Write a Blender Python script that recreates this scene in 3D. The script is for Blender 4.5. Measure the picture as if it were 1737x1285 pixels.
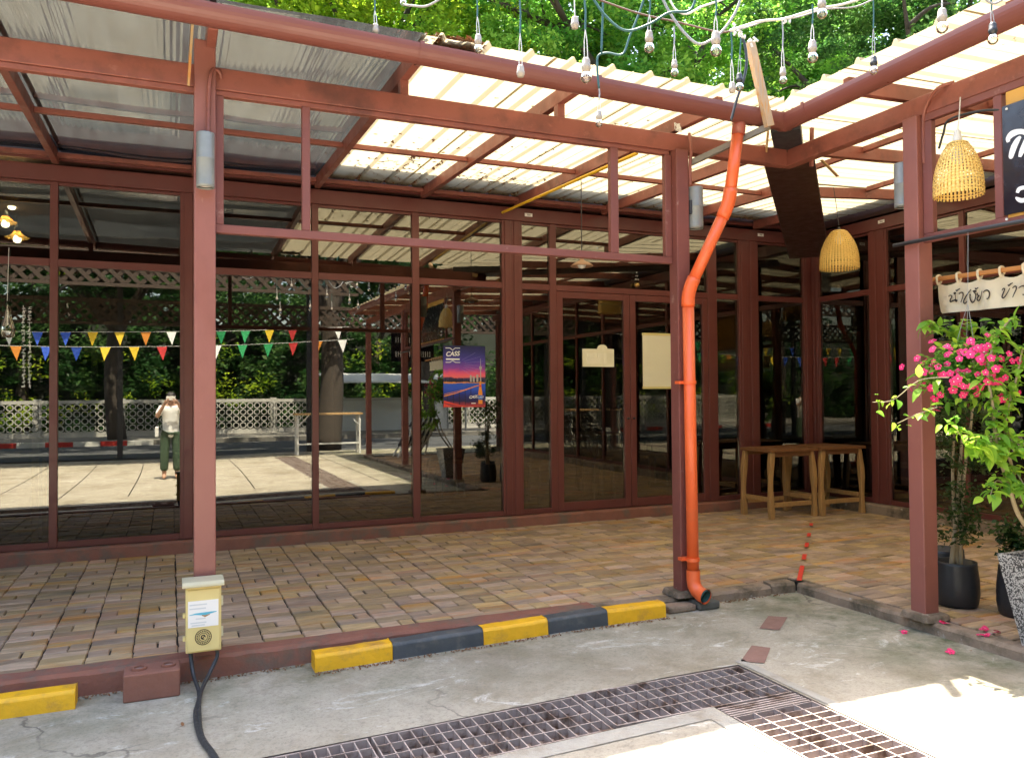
import bpy, math, random
import numpy as np
from mathutils import Vector, Matrix
R_ = math.radians
random.seed(7)
rng = np.random.default_rng(7)
scene = bpy.context.scene
for o in list(bpy.data.objects): bpy.data.objects.remove(o)
COL = scene.collection

# ------------------------------------------------------------------ camera
FPX, CX, CY, EYE = 1356.0, 868.5, 642.5, 1.45       # focal length and centre of the 1737 x 1285 photograph
AX = np.array([[0.91966, 0.00101, 0.39271], [-0.39243, 0.02205, 0.91951], [-0.00773, -0.99976, 0.02067]])
camd = bpy.data.cameras.new('camera'); cam = bpy.data.objects.new('camera', camd); COL.objects.link(cam)
camd.sensor_width = 36; camd.lens = FPX / 1737 * 36; camd.clip_start = 0.005; camd.clip_end = 500
m = Matrix(((AX[0][0], -AX[0][1], -AX[0][2], 0), (AX[1][0], -AX[1][1], -AX[1][2], 0),
            (AX[2][0], -AX[2][1], -AX[2][2], EYE), (0, 0, 0, 1)))
cam.matrix_world = m
scene.camera = cam
# ------------------------------------------------------------------ sky and sun
SUN_DIR = Vector((0.07, 1.39, 3.5)).normalized()     # towards the sun: behind the building, high
el = math.asin(SUN_DIR.z); az = math.atan2(SUN_DIR.x, SUN_DIR.y)
world = bpy.data.worlds.new('World'); scene.world = world; world.use_nodes = True
wn = world.node_tree.nodes; wl = world.node_tree.links
sky = wn.new('ShaderNodeTexSky'); sky.sky_type = 'NISHITA'; sky.sun_disc = False
sky.sun_elevation = el; sky.sun_rotation = az; sky.air_density = 1.2; sky.dust_density = 4.0
wl.new(sky.outputs[0], wn['Background'].inputs[0]); wn['Background'].inputs[1].default_value = 0.15
sund = bpy.data.lights.new('sun', 'SUN'); sund.energy = 5.0; sund.angle = R_(0.55); sund.color = (1, .93, .80)
sun = bpy.data.objects.new('sun', sund); COL.objects.link(sun)
sun.rotation_euler = (-SUN_DIR).to_track_quat('-Z', 'Y').to_euler()
scene.view_settings.view_transform = 'Standard'; scene.view_settings.look = 'None'
scene.view_settings.exposure = 2.6; scene.view_settings.gamma = 1
scene.cycles.max_bounces = 10; scene.cycles.transparent_max_bounces = 24
scene.cycles.diffuse_bounces = 5; scene.cycles.glossy_bounces = 5; scene.cycles.transmission_bounces = 6
scene.cycles.sample_clamp_indirect = 8; scene.cycles.caustics_reflective = False; scene.cycles.caustics_refractive = False

# ------------------------------------------------------------------ measuring helpers (photo pixel -> point in the place)
def _ray(px, py): return AX @ np.array([(px - CX) / FPX, (py - CY) / FPX, 1.0])
def at_d(px, py, d): r = _ray(px, py); return Vector((r[0] * d, r[1] * d, EYE + r[2] * d))
def on_y(px, py, y): r = _ray(px, py); return at_d(px, py, y / r[1])
def on_x(px, py, x): r = _ray(px, py); return at_d(px, py, x / r[0])
def on_z(px, py, z): r = _ray(px, py); return at_d(px, py, (z - EYE) / r[2])

# ------------------------------------------------------------------ mesh helpers
class MB:
    def __init__(s): s.v = []; s.f = []; s.m = []; s.r = []
    def add(s, vs, fs, mi=0, r=0.0):
        b = len(s.v); s.v += [tuple(v) for v in vs]
        for f in fs: s.f.append([b + i for i in f]); s.m.append(mi); s.r.append(r)
        return s
    def box(s, x0, x1, y0, y1, z0, z1, mi=0, r=0.0):
        vs = [(x, y, z) for z in (z0, z1) for y in (y0, y1) for x in (x0, x1)]
        return s.add(vs, [(0, 2, 3, 1), (4, 5, 7, 6), (0, 1, 5, 4), (2, 6, 7, 3), (0, 4, 6, 2), (1, 3, 7, 5)], mi, r)
    def bar(s, a, b, w, h, up=(0, 0, 1), mi=0, w2=None, h2=None):
        a = Vector(a); b = Vector(b); d = (b - a).normalized(); u = Vector(up)
        if abs(d.dot(u)) > .99: u = Vector((1, 0, 0))
        sd = d.cross(u).normalized(); u = sd.cross(d).normalized()
        w2 = w if w2 is None else w2; h2 = h if h2 is None else h2
        vs = []
        for p, ww, hh in ((a, w, h), (b, w2, h2)):
            for i, j in ((-1, -1), (1, -1), (1, 1), (-1, 1)): vs.append(p + sd * ww / 2 * i + u * hh / 2 * j)
        return s.add(vs, [(0, 1, 2, 3), (7, 6, 5, 4), (0, 4, 5, 1), (1, 5, 6, 2), (2, 6, 7, 3), (3, 7, 4, 0)], mi)
    def tube(s, pts, r, n=8, mi=0, cap=True, rads=None):
        pts = [Vector(p) for p in pts]; k = len(pts); vs = []
        d0 = (pts[1] - pts[0]).normalized()
        u = d0.orthogonal().normalized()
        for i, p in enumerate(pts):
            d = (pts[min(i + 1, k - 1)] - pts[max(i - 1, 0)]).normalized()
            u = (u - d * u.dot(d))
            u = u.normalized() if u.length > 1e-6 else d.orthogonal().normalized()
            w = d.cross(u); rr = rads[i] if rads else r
            for j in range(n):
                a = 2 * math.pi * j / n; vs.append(p + u * rr * math.cos(a) + w * rr * math.sin(a))
        fs = [(i * n + j, i * n + (j + 1) % n, (i + 1) * n + (j + 1) % n, (i + 1) * n + j) for i in range(k - 1) for j in range(n)]
        if cap: fs += [tuple(range(n))[::-1], tuple((k - 1) * n + j for j in range(n))]
        return s.add(vs, fs, mi)
    def lathe(s, prof, n=24, c=(0, 0, 0), mi=0, cap=False):
        c = Vector(c); vs = []
        for r, z in prof:
            for j in range(n):
                a = 2 * math.pi * j / n; vs.append((c.x + r * math.cos(a), c.y + r * math.sin(a), c.z + z))
        k = len(prof)
        fs = [(i * n + j, i * n + (j + 1) % n, (i + 1) * n + (j + 1) % n, (i + 1) * n + j) for i in range(k - 1) for j in range(n)]
        if cap: fs += [tuple(range(n))[::-1], tuple((k - 1) * n + j for j in range(n))]
        return s.add(vs, fs, mi)
    def prism(s, poly, o, u, v, t, mi=0):       # poly in (u, v), thickness t along u x v
        o = Vector(o); u = Vector(u).normalized(); v = Vector(v).normalized(); w = u.cross(v) * t; n = len(poly)
        vs = [o + u * p[0] + v * p[1] for p in poly]; vs += [x + w for x in vs]
        return s.add(vs, [tuple(range(n))[::-1], tuple(range(n, 2 * n))] + [(i, (i + 1) % n, n + (i + 1) % n, n + i) for i in range(n)], mi)
    def stroke(s, pts, o, u, v, w, t=.002, mi=0):   # flat brush stroke in plane (u, v); pts (a, b) or (a, b, w)
        o = Vector(o); u = Vector(u).normalized(); v = Vector(v).normalized(); nn = u.cross(v) * t
        P = [Vector((p[0], p[1])) for p in pts]; W = [p[2] if len(p) > 2 else w for p in pts]; k = len(P); L = []; Rr = []
        for i in range(k):
            d = P[min(i + 1, k - 1)] - P[max(i - 1, 0)]
            d = d.normalized() if d.length > 1e-9 else Vector((1, 0)); q = Vector((-d.y, d.x)) * W[i] / 2
            L.append(P[i] + q); Rr.append(P[i] - q)
        pl = [o + u * p.x + v * p.y + nn for p in L + Rr]
        return s.add(pl, [(i, k + i, k + i + 1, i + 1) for i in range(k - 1)], mi)
def smooth_pts(pts, n=6):
    P = [np.array(p, float) for p in pts]; out = []
    for i in range(len(P) - 1):
        p0 = P[max(i - 1, 0)]; p1 = P[i]; p2 = P[i + 1]; p3 = P[min(i + 2, len(P) - 1)]
        for k in range(n):
            t = k / n
            out.append(tuple(.5 * ((2 * p1) + (-p0 + p2) * t + (2 * p0 - 5 * p1 + 4 * p2 - p3) * t * t + (-p0 + 3 * p1 - 3 * p2 + p3) * t ** 3)))
    out.append(tuple(P[-1])); return out
def mesh_of(name, mb, off=(0, 0, 0), smooth=False):
    me = bpy.data.meshes.new(name)
    v = np.array(mb.v, float) - np.array(off, float)
    me.from_pydata(v.tolist(), [], mb.f)
    if any(mb.r):
        a = me.attributes.new('rnd', 'FLOAT', 'FACE'); a.data.foreach_set('value', np.array(mb.r, np.float32))
    if any(mb.m): me.polygons.foreach_set('material_index', mb.m)
    if smooth: me.polygons.foreach_set('use_smooth', [True] * len(me.polygons))
    me.update(); return me
def obj(name, mb, mat, parent=None, smooth=False, bevel=0, seg=1, label=None, auto=None, raw=False):
    off = (0, 0, 0)
    if parent is not None and not raw: off = wloc(parent)
    me = mesh_of(name, mb, off, smooth)
    for mt in (mat if isinstance(mat, (list, tuple)) else [mat]): me.materials.append(mt)
    o = bpy.data.objects.new(name, me); COL.objects.link(o)
    if parent is not None: o.parent = parent
    if bevel:
        b = o.modifiers.new('bevel', 'BEVEL'); b.width = bevel; b.segments = seg; b.limit_method = 'ANGLE'; b.angle_limit = R_(40)
        if hasattr(b, 'harden_normals'): b.harden_normals = False
    if label: o['label'] = label
    return o
def wloc(o):
    p = Vector((0, 0, 0))
    while o is not None: p += o.location; o = o.parent
    return p
def tag(o, label, cat, group=None, kind=None):
    if label: o['label'] = label
    if cat: o['category'] = cat
    if group: o['group'] = group
    if kind: o['kind'] = kind
    return o
def thing(name, label, cat, loc=(0, 0, 0), group=None):
    o = bpy.data.objects.new(name, None); COL.objects.link(o); o.location = loc; o.empty_display_size = .1
    return tag(o, label, cat, group)
def struct(name, mb, mat, parent=None, **k):
    o = obj(name, mb, mat, parent, **k)
    if parent is None: o['kind'] = 'structure'
    return o
def inst(name, me, parent, loc, rot=(0, 0, 0), sc=(1, 1, 1)):
    o = bpy.data.objects.new(name, me); COL.objects.link(o); o.parent = parent
    o.location = Vector(loc) - wloc(parent); o.rotation_euler = rot; o.scale = sc
    return o
def text_mesh(s, size, name='lettering', shear=0, bold=0):
    c = bpy.data.curves.new(name, 'FONT'); c.body = s; c.size = size; c.align_x = 'CENTER'; c.align_y = 'CENTER'; c.shear = shear; c.offset = bold
    t = bpy.data.objects.new(name, c); COL.objects.link(t)
    dg = bpy.context.evaluated_depsgraph_get(); me = bpy.data.meshes.new_from_object(t.evaluated_get(dg))
    bpy.data.objects.remove(t); return me
def text_part(s, size, mat, parent, o, u, v, shear=0, bold=0, name='lettering'):
    me = text_mesh(s, size, name, shear, bold); u = Vector(u); v = Vector(v); o = Vector(o); off = wloc(parent)
    for vt in me.vertices: p = o + u * vt.co.x + v * vt.co.y - off; vt.co = p
    me.materials.clear(); me.materials.append(mat)
    ob = bpy.data.objects.new(name, me); COL.objects.link(ob); ob.parent = parent; return ob

# ------------------------------------------------------------------ materials
MATS = {}
def mk(name):
    mt = bpy.data.materials.new(name); mt.use_nodes = True; MATS[name] = mt
    return mt, mt.node_tree.nodes, mt.node_tree.links, mt.node_tree.nodes['Principled BSDF']
def mixc(n, l, fac, a, b, mode='MIX'):
    x = n.new('ShaderNodeMix'); x.data_type = 'RGBA'; x.blend_type = mode
    for s, v in ((0, fac), (6, a), (7, b)):
        if hasattr(v, 'links'): l.new(v, x.inputs[s])
        elif s == 0: x.inputs[0].default_value = v
        else: x.inputs[s].default_value = (*v, 1) if len(v) == 3 else v
    return x.outputs[2]
def noise(n, l, vec, scale, detail=5, rough=.6, dist=0):
    x = n.new('ShaderNodeTexNoise'); x.inputs['Scale'].default_value = scale; x.inputs['Detail'].default_value = detail
    x.inputs['Roughness'].default_value = rough; x.inputs['Distortion'].default_value = dist
    if vec is not None: l.new(vec, x.inputs['Vector'])
    return x.outputs[0]
def ramp(n, l, fac, lo, hi, a=0.0, b=1.0):
    x = n.new('ShaderNodeMapRange'); l.new(fac, x.inputs[0]); x.inputs[1].default_value = lo; x.inputs[2].default_value = hi
    x.inputs[3].default_value = a; x.inputs[4].default_value = b; x.clamp = True; return x.outputs[0]
def scalev(n, l, vec, s):
    x = n.new('ShaderNodeVectorMath'); x.operation = 'MULTIPLY'; l.new(vec, x.inputs[0]); x.inputs[1].default_value = s; return x.outputs[0]
def sc3(c, k): return tuple(min(1, max(0, x * k)) for x in c)
def M(name, base, rough=.5, var=.18, scale=6, spec=.5, metal=0, bump=.0, bscale=60, rand=0, patch=None, pscale=3, plo=.55, phi=.7,
      patch2=None, p2scale=12, p2lo=.6, p2hi=.68, stretch=(1, 1, 1), coat=0, rvar=.12, alpha=None):
    mt, n, l, b = mk(name)
    g = n.new('ShaderNodeNewGeometry').outputs['Position']
    vec = scalev(n, l, g, stretch) if stretch != (1, 1, 1) else g
    c = mixc(n, l, noise(n, l, vec, scale), sc3(base, 1 - var), sc3(base, 1 + var))
    if patch: c = mixc(n, l, ramp(n, l, noise(n, l, vec, pscale, 6, .65), plo, phi), c, patch)
    if patch2: c = mixc(n, l, ramp(n, l, noise(n, l, vec, p2scale, 6, .7), p2lo, p2hi), c, patch2)
    if rand:
        oi = n.new('ShaderNodeObjectInfo').outputs['Random']; at = n.new('ShaderNodeAttribute'); at.attribute_name = 'rnd'
        ad = n.new('ShaderNodeMath'); ad.operation = 'ADD'; l.new(oi, ad.inputs[0]); l.new(at.outputs['Fac'], ad.inputs[1])
        fr = n.new('ShaderNodeMath'); fr.operation = 'FRACT'; l.new(ad.outputs[0], fr.inputs[0])
        hs = n.new('ShaderNodeHueSaturation'); l.new(c, hs.inputs['Color'])
        l.new(ramp(n, l, fr.outputs[0], 0, 1, 1 - rand, 1 + rand), hs.inputs['Value'])
        m2 = n.new('ShaderNodeMath'); m2.operation = 'MULTIPLY'; m2.inputs[1].default_value = 7.31; l.new(fr.outputs[0], m2.inputs[0])
        f2 = n.new('ShaderNodeMath'); f2.operation = 'FRACT'; l.new(m2.outputs[0], f2.inputs[0])
        l.new(ramp(n, l, f2.outputs[0], 0, 1, .5 - rand * .05, .5 + rand * .05), hs.inputs['Hue'])
        l.new(ramp(n, l, f2.outputs[0], 0, 1, .85, 1.2), hs.inputs['Saturation']); c = hs.outputs[0]
    l.new(c, b.inputs['Base Color'])
    l.new(ramp(n, l, noise(n, l, vec, scale * 2.3, 4), .3, .7, max(0.02, rough - rvar), min(1, rough + rvar)), b.inputs['Roughness'])
    b.inputs['Metallic'].default_value = metal; b.inputs['Specular IOR Level'].default_value = spec
    if coat: b.inputs['Coat Weight'].default_value = coat
    if bump:
        bp = n.new('ShaderNodeBump'); bp.inputs['Strength'].default_value = bump; bp.inputs['Distance'].default_value = .01
        l.new(noise(n, l, vec, bscale, 6, .7), bp.inputs['Height']); l.new(bp.outputs[0], b.inputs['Normal'])
    return mt
def leafmat(name, base, trans=.5, var=.35, hue=.03):
    mt, n, l, b = mk(name)
    at = n.new('ShaderNodeAttribute'); at.attribute_name = 'rnd'; oi = n.new('ShaderNodeObjectInfo').outputs['Random']
    ad = n.new('ShaderNodeMath'); ad.operation = 'ADD'; l.new(oi, ad.inputs[0]); l.new(at.outputs['Fac'], ad.inputs[1])
    fr = n.new('ShaderNodeMath'); fr.operation = 'FRACT'; l.new(ad.outputs[0], fr.inputs[0])
    hs = n.new('ShaderNodeHueSaturation'); hs.inputs['Color'].default_value = (*base, 1)
    l.new(ramp(n, l, fr.outputs[0], 0, 1, 1 - var, 1 + var), hs.inputs['Value'])
    l.new(ramp(n, l, fr.outputs[0], 0, 1, .5 + hue, .5 - hue), hs.inputs['Hue'])
    l.new(hs.outputs[0], b.inputs['Base Color']); b.inputs['Roughness'].default_value = .5; b.inputs['Specular IOR Level'].default_value = .25
    tr = n.new('ShaderNodeBsdfTranslucent'); l.new(hs.outputs[0], tr.inputs[0]); mx = n.new('ShaderNodeMixShader'); mx.inputs[0].default_value = trans
    l.new(b.outputs[0], mx.inputs[1]); l.new(tr.outputs[0], mx.inputs[2]); l.new(mx.outputs[0], n['Material Output'].inputs[0])
    return mt
def sheetmat(name, diff, trans, dirt, fac, plo=.6, phi=.72, gloss=0, streak=(3, .4, 1), rough=.25):
    mt, n, l, b = mk(name)
    g = n.new('ShaderNodeNewGeometry').outputs['Position']; vec = scalev(n, l, g, streak)
    k = ramp(n, l, noise(n, l, vec, 2.2, 8, .7), plo, phi)
    k2 = ramp(n, l, noise(n, l, g, 9, 8, .75), .62, .7)
    k3 = n.new('ShaderNodeMath'); k3.operation = 'MAXIMUM'; l.new(k, k3.inputs[0]); l.new(k2, k3.inputs[1])
    cd = mixc(n, l, k3.outputs[0], diff, dirt); ct = mixc(n, l, k3.outputs[0], trans, sc3(dirt, 1.0))
    d = n.new('ShaderNodeBsdfDiffuse'); l.new(cd, d.inputs[0]); t = n.new('ShaderNodeBsdfTranslucent'); l.new(ct, t.inputs[0])
    mx = n.new('ShaderNodeMixShader'); mx.inputs[0].default_value = fac; l.new(d.outputs[0], mx.inputs[1]); l.new(t.outputs[0], mx.inputs[2])
    out = mx.outputs[0]
    if gloss:
        gl = n.new('ShaderNodeBsdfGlossy'); gl.inputs[1].default_value = rough; fz = n.new('ShaderNodeFresnel'); fz.inputs[0].default_value = 1.5
        mm = n.new('ShaderNodeMath'); mm.operation = 'MULTIPLY'; mm.inputs[1].default_value = gloss; l.new(fz.outputs[0], mm.inputs[0])
        m2 = n.new('ShaderNodeMixShader'); l.new(mm.outputs[0], m2.inputs[0]); l.new(out, m2.inputs[1]); l.new(gl.outputs[0], m2.inputs[2]); out = m2.outputs[0]
    l.new(out, n['Material Output'].inputs[0]); return mt
def glassmat(name, base_ref, tint, ripple=.0, rough=0.0):
    mt, n, l, b = mk(name)
    gl = n.new('ShaderNodeBsdfGlossy'); gl.inputs[0].default_value = (.96, .93, .82, 1); gl.inputs[1].default_value = rough
    tr = n.new('ShaderNodeBsdfTransparent'); tr.inputs[0].default_value = (*tint, 1)
    fz = n.new('ShaderNodeFresnel'); fz.inputs[0].default_value = 1.5
    ad = n.new('ShaderNodeMath'); ad.operation = 'ADD'; ad.use_clamp = True; ad.inputs[1].default_value = base_ref; l.new(fz.outputs[0], ad.inputs[0])
    mx = n.new('ShaderNodeMixShader'); l.new(ad.outputs[0], mx.inputs[0]); l.new(tr.outputs[0], mx.inputs[1]); l.new(gl.outputs[0], mx.inputs[2])
    if ripple:
        g = n.new('ShaderNodeNewGeometry').outputs['Position']; bp = n.new('ShaderNodeBump'); bp.inputs['Strength'].default_value = ripple; bp.inputs['Distance'].default_value = .01
        l.new(noise(n, l, g, 1.6, 1, .3), bp.inputs['Height']); l.new(bp.outputs[0], gl.inputs['Normal'])
    if ripple:      # film of dust and wiping marks
        gp = n.new('ShaderNodeNewGeometry').outputs['Position']; df = n.new('ShaderNodeBsdfDiffuse'); df.inputs[0].default_value = (.55, .52, .46, 1)
        k = n.new('ShaderNodeMath'); k.operation = 'MULTIPLY'; l.new(ramp(n, l, noise(n, l, scalev(n, l, gp, (5, 5, .7)), 1.4, 6, .65, .8), .45, .78, .0, .012), k.inputs[0]); l.new(ramp(n, l, noise(n, l, gp, 9, 7, .75), .3, .7, .5, 1.3), k.inputs[1])
        m9 = n.new('ShaderNodeMixShader'); l.new(k.outputs[0], m9.inputs[0]); l.new(mx.outputs[0], m9.inputs[1]); l.new(df.outputs[0], m9.inputs[2]); mx = m9
    l.new(mx.outputs[0], n['Material Output'].inputs[0]); return mt
def emitmat(name, col, s):
    mt, n, l, b = mk(name); b.inputs['Base Color'].default_value = (*col, 1)
    b.inputs['Emission Color'].default_value = (*col, 1); b.inputs['Emission Strength'].default_value = s; return mt

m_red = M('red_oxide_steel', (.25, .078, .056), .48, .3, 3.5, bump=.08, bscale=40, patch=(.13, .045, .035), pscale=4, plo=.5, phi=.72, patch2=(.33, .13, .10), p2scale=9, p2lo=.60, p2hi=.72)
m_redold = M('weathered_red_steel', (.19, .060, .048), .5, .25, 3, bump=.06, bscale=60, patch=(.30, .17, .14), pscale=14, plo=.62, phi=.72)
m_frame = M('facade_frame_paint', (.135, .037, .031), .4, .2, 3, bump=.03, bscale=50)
m_gutter = M('gutter_paint', (.19, .062, .050), .38, .16, 2, bump=.03, bscale=30, patch2=(.45, .3, .26), p2scale=22, p2lo=.70, p2hi=.73)
m_orange = M('orange_pvc', (.82, .135, .035), .36, .05, 3, spec=.5, rvar=.08, patch=(.62, .16, .07), pscale=4, plo=.55, phi=.8, patch2=(.5, .3, .2), p2scale=26, p2lo=.69, p2hi=.74)
m_orange2 = M('faded_pvc', (.34, .085, .055), .4, .1, 3)
m_brick = M('paver_brick', (.46, .325, .205), .9, .5, 10, bump=1.0, bscale=26, rand=.24, patch=(.24, .19, .13), pscale=1.5, plo=.5, phi=.72, patch2=(.56, .27, .10), p2scale=1.7, p2lo=.52, p2hi=.70, stretch=(.7, 3.2, 1))
m_joint = M('joint_dirt', (.03, .025, .02), .95, .3, 20, bump=.4)
m_kerb = M('kerb_cement', (.30, .22, .155), .9, .35, 6, bump=.9, bscale=40, patch=(.11, .085, .055), pscale=3.5, plo=.47, phi=.62, patch2=(.40, .36, .30), p2scale=9, p2lo=.6, p2hi=.68)
m_kerbred = M('red_painted_cement', (.26, .105, .07), .85, .3, 6, bump=.6, bscale=45, patch=(.17, .115, .085), pscale=4.5, plo=.48, phi=.62)
m_yellow = M('yellow_kerb_paint', (.85, .45, .012), .55, .16, 8, bump=.4, bscale=45, patch=(.50, .25, .05), pscale=7, plo=.52, phi=.74, patch2=(.3, .2, .1), p2scale=30, p2lo=.66, p2hi=.74)
m_black = M('black_kerb_paint', (.065, .072, .078), .6, .3, 6, bump=.3, bscale=45, patch=(.16, .15, .13), pscale=8, plo=.55, phi=.75)
m_iron = M('galvanised_iron', (.38, .31, .275), .65, .25, 18, metal=.1, patch=(.13, .08, .055), pscale=7, plo=.5, phi=.65)
m_pit = M('drain_pit', (.26, .20, .165), .95, .3, 6)
m_lampg = M('lamp_grey', (.24, .25, .24), .45, .18, 14, metal=.2, bump=.1)
m_woodpale = M('pale_wood', (.52, .33, .15), .6, .25, 4, stretch=(9, 9, .8), bump=.25, bscale=30)
m_woodbrown = M('brown_wood', (.20, .085, .03), .5, .35, 5, stretch=(9, 1.5, 9), bump=.2, bscale=30)
m_plate = M('brown_sheet', (.055, .022, .017), .45, .2, 5)
m_dark = M('dark_steel', (.03, .03, .035), .5, .2, 6)
m_pot = M('black_pot', (.022, .024, .028), .42, .2, 10, bump=.08, bscale=90)
m_soil = M('soil', (.05, .03, .02), .95, .4, 30, bump=.8)
m_wicker = M('wicker', (.86, .57, .16), .6, .2, 20)
m_white = M('white_plastic', (.72, .70, .65), .4, .08, 10)
m_paper = M('paper', (.80, .76, .58), .7, .05, 6)
m_cloth = M('banner_cloth', (.70, .60, .42), .9, .08, 12, bump=.3, bscale=400)
m_ink = M('ink', (.035, .022, .016), .7, .1, 10)
m_signblack = M('sign_black', (.014, .012, .018), .22, .1, 5)
m_signwhite = M('sign_white', (.85, .83, .80), .5, .05, 5)
m_trunk = M('bark', (.075, .06, .048), .95, .4, 8, bump=1, bscale=25)
m_stem = M('pale_stem', (.34, .27, .17), .8, .3, 12, bump=.3)
m_wirew = M('pale_wire', (.62, .61, .58), .5, .1, 10)
m_wireg = M('green_wire', (.03, .10, .095), .5, .2, 10)
m_wiregrey = M('grey_wire', (.30, .30, .31), .45, .15, 20)
m_socketg = M('taped_socket', (.38, .33, .28), .7, .2, 60, bump=.4, bscale=120)
m_socketb = M('black_socket', (.03, .032, .036), .5, .2, 40)
m_cable = M('black_cable', (.03, .033, .037), .45, .2, 20)
m_wall = M('interior_wall', (.16, .13, .11), .8, .15, 2)
m_ceil = M('interior_ceiling', (.22, .17, .14), .8, .15, 2)
m_floor = M('interior_floor', (.13, .09, .06), .55, .2, 4)
m_roof = M('building_roof', (.25, .22, .19), .85, .2, 3)
m_sheet = sheetmat('cream_roof_sheet', (.43, .375, .265), (.32, .275, .18), (.15, .085, .04), .5, .64, .74)
m_ribshade = sheetmat('shaded_rib_side', (.42, .36, .24), (.24, .20, .13), (.10, .06, .03), .5, .64, .74)  # one flank of each rib: its shade is put into the sheet colour
m_smoke = sheetmat('smoked_roof_sheet', (.052, .056, .055), (.034, .036, .034), (.013, .013, .0125), .55, .40, .78, gloss=.35, streak=(7, .7, 1), rough=.08)
m_glass = glassmat('facade_glass', .12, (.38, .40, .40), .018)
m_bulb = glassmat('bulb_glass', .07, (.93, .94, .93))
m_white_paint = M('white_paint', (.75, .75, .72), .5, .1, 6)

# ------------------------------------------------------------------ ground, drain trench, kerb, pavers
PAV = 0.06                      # paver level; courtyard at 0 falling a little to the left
def zg(x): return -0.05 * min(1, max(0, (2.4 - x) / 2.2))
def ground_mat():
    mt, n, l, b = mk('courtyard_concrete')
    g = n.new('ShaderNodeNewGeometry').outputs['Position']
    c = mixc(n, l, noise(n, l, g, 2.2, 8, .7), (.30, .265, .20), (.54, .485, .385))
    c = mixc(n, l, ramp(n, l, noise(n, l, g, 1.3, 9, .72, .6), .50, .68), c, (.26, .22, .145))
    c = mixc(n, l, ramp(n, l, noise(n, l, scalev(n, l, g, (1.0, 1.9, 1)), 1.9, 10, .75, 1.3), .57, .66), c, (.68, .65, .58))
    c = mixc(n, l, ramp(n, l, noise(n, l, g, 55, 6, .85), .50, .70, 0, .75), c, (.15, .135, .11))
    c = mixc(n, l, ramp(n, l, noise(n, l, g, 14, 8, .8), .52, .66, 0, .5), c, (.20, .175, .135))
    sx = n.new('ShaderNodeSeparateXYZ'); l.new(g, sx.inputs[0])
    # moss: grows where water stands along the kerbs
    mx = ramp(n, l, sx.outputs[0], 3.0, 4.25); my = ramp(n, l, sx.outputs[1], 3.4, 4.6)
    mm = n.new('ShaderNodeMath'); mm.operation = 'MAXIMUM'; l.new(mx, mm.inputs[0]); 
    m3 = n.new('ShaderNodeMath'); m3.operation = 'MULTIPLY'; m3.inputs[1].default_value = .55; l.new(my, m3.inputs[0]); l.new(m3.outputs[0], mm.inputs[1])
    m4 = n.new('ShaderNodeMath'); m4.operation = 'MULTIPLY'; l.new(mm.outputs[0], m4.inputs[0]); l.new(ramp(n, l, noise(n, l, g, 3.2, 8, .7), .40, .62), m4.inputs[1])
    c = mixc(n, l, m4.outputs[0], c, (.085, .105, .045))
    vo = n.new('ShaderNodeTexVoronoi'); vo.feature = 'DISTANCE_TO_EDGE'; vo.inputs['Scale'].default_value = .75
    wv = n.new('ShaderNodeVectorMath'); wv.operation = 'ADD'; l.new(g, wv.inputs[0]); nt = n.new('ShaderNodeTexNoise'); nt.inputs['Scale'].default_value = 3.0; nt.inputs['Detail'].default_value = 7; l.new(g, nt.inputs['Vector'])
    ns = n.new('ShaderNodeVectorMath'); ns.operation = 'SCALE'; ns.inputs[3].default_value = .45; l.new(nt.outputs['Color'], ns.inputs[0]); l.new(ns.outputs[0], wv.inputs[1]); l.new(wv.outputs[0], vo.inputs['Vector'])
    ck = n.new('ShaderNodeMath'); ck.operation = 'MULTIPLY'; l.new(ramp(n, l, vo.outputs['Distance'], .002, .007, .75, 0), ck.inputs[0]); l.new(ramp(n, l, noise(n, l, g, .9, 3), .48, .58), ck.inputs[1])
    c = mixc(n, l, ck.outputs[0], c, (.09, .08, .065))
    c = mixc(n, l, ramp(n, l, noise(n, l, g, .8, 6, .6, .5), .52, .72, 0, .55), c, (.20, .16, .105))
    l.new(c, b.inputs['Base Color']); b.inputs['Roughness'].default_value = .92
    bp = n.new('ShaderNodeBump'); bp.inputs['Strength'].default_value = .7; bp.inputs['Distance'].default_value = .012
    l.new(noise(n, l, g, 28, 9, .75), bp.inputs['Height']); l.new(bp.outputs[0], b.inputs['Normal']); return mt
m_ground = ground_mat()
TX0, TX1, TY0, TY1 = -7.0, 2.80, 3.08, 3.50     # trench along the patio
LX0, LX1, LY0 = 2.32, 2.80, -4.4                # trench leg towards the street
xs = sorted(set([-60, -20, -7] + [round(-6 + .5 * i, 2) for i in range(17)] + [LX0, LX1, 3.2, 4.22, 8, 20, 60]))
ys = [-6.0, LY0, -1, 1.5, TY0, TY1, 4.62]
mb = MB()
for i in range(len(xs) - 1):
    for j in range(len(ys) - 1):
        cxm = (xs[i] + xs[i + 1]) / 2; cym = (ys[j] + ys[j + 1]) / 2
        if TX0 < cxm < TX1 and TY0 < cym < TY1: continue
        if LX0 < cxm < LX1 and LY0 < cym < TY0: continue
        if cxm > 8 and cym > -6 : pass
        q = [(xs[i], ys[j]), (xs[i + 1], ys[j]), (xs[i + 1], ys[j + 1]), (xs[i], ys[j + 1])]
        mb.add([(x, y, zg(x)) for x, y in q], [(0, 1, 2, 3)])
ground = struct('courtyard_ground', mb, m_ground)
mb = MB().box(-80, 80, -60, 60, -.5, -.30)
struct('ground', mb, M('earth', (.14, .11, .08), .95, .3, 2))
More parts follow.
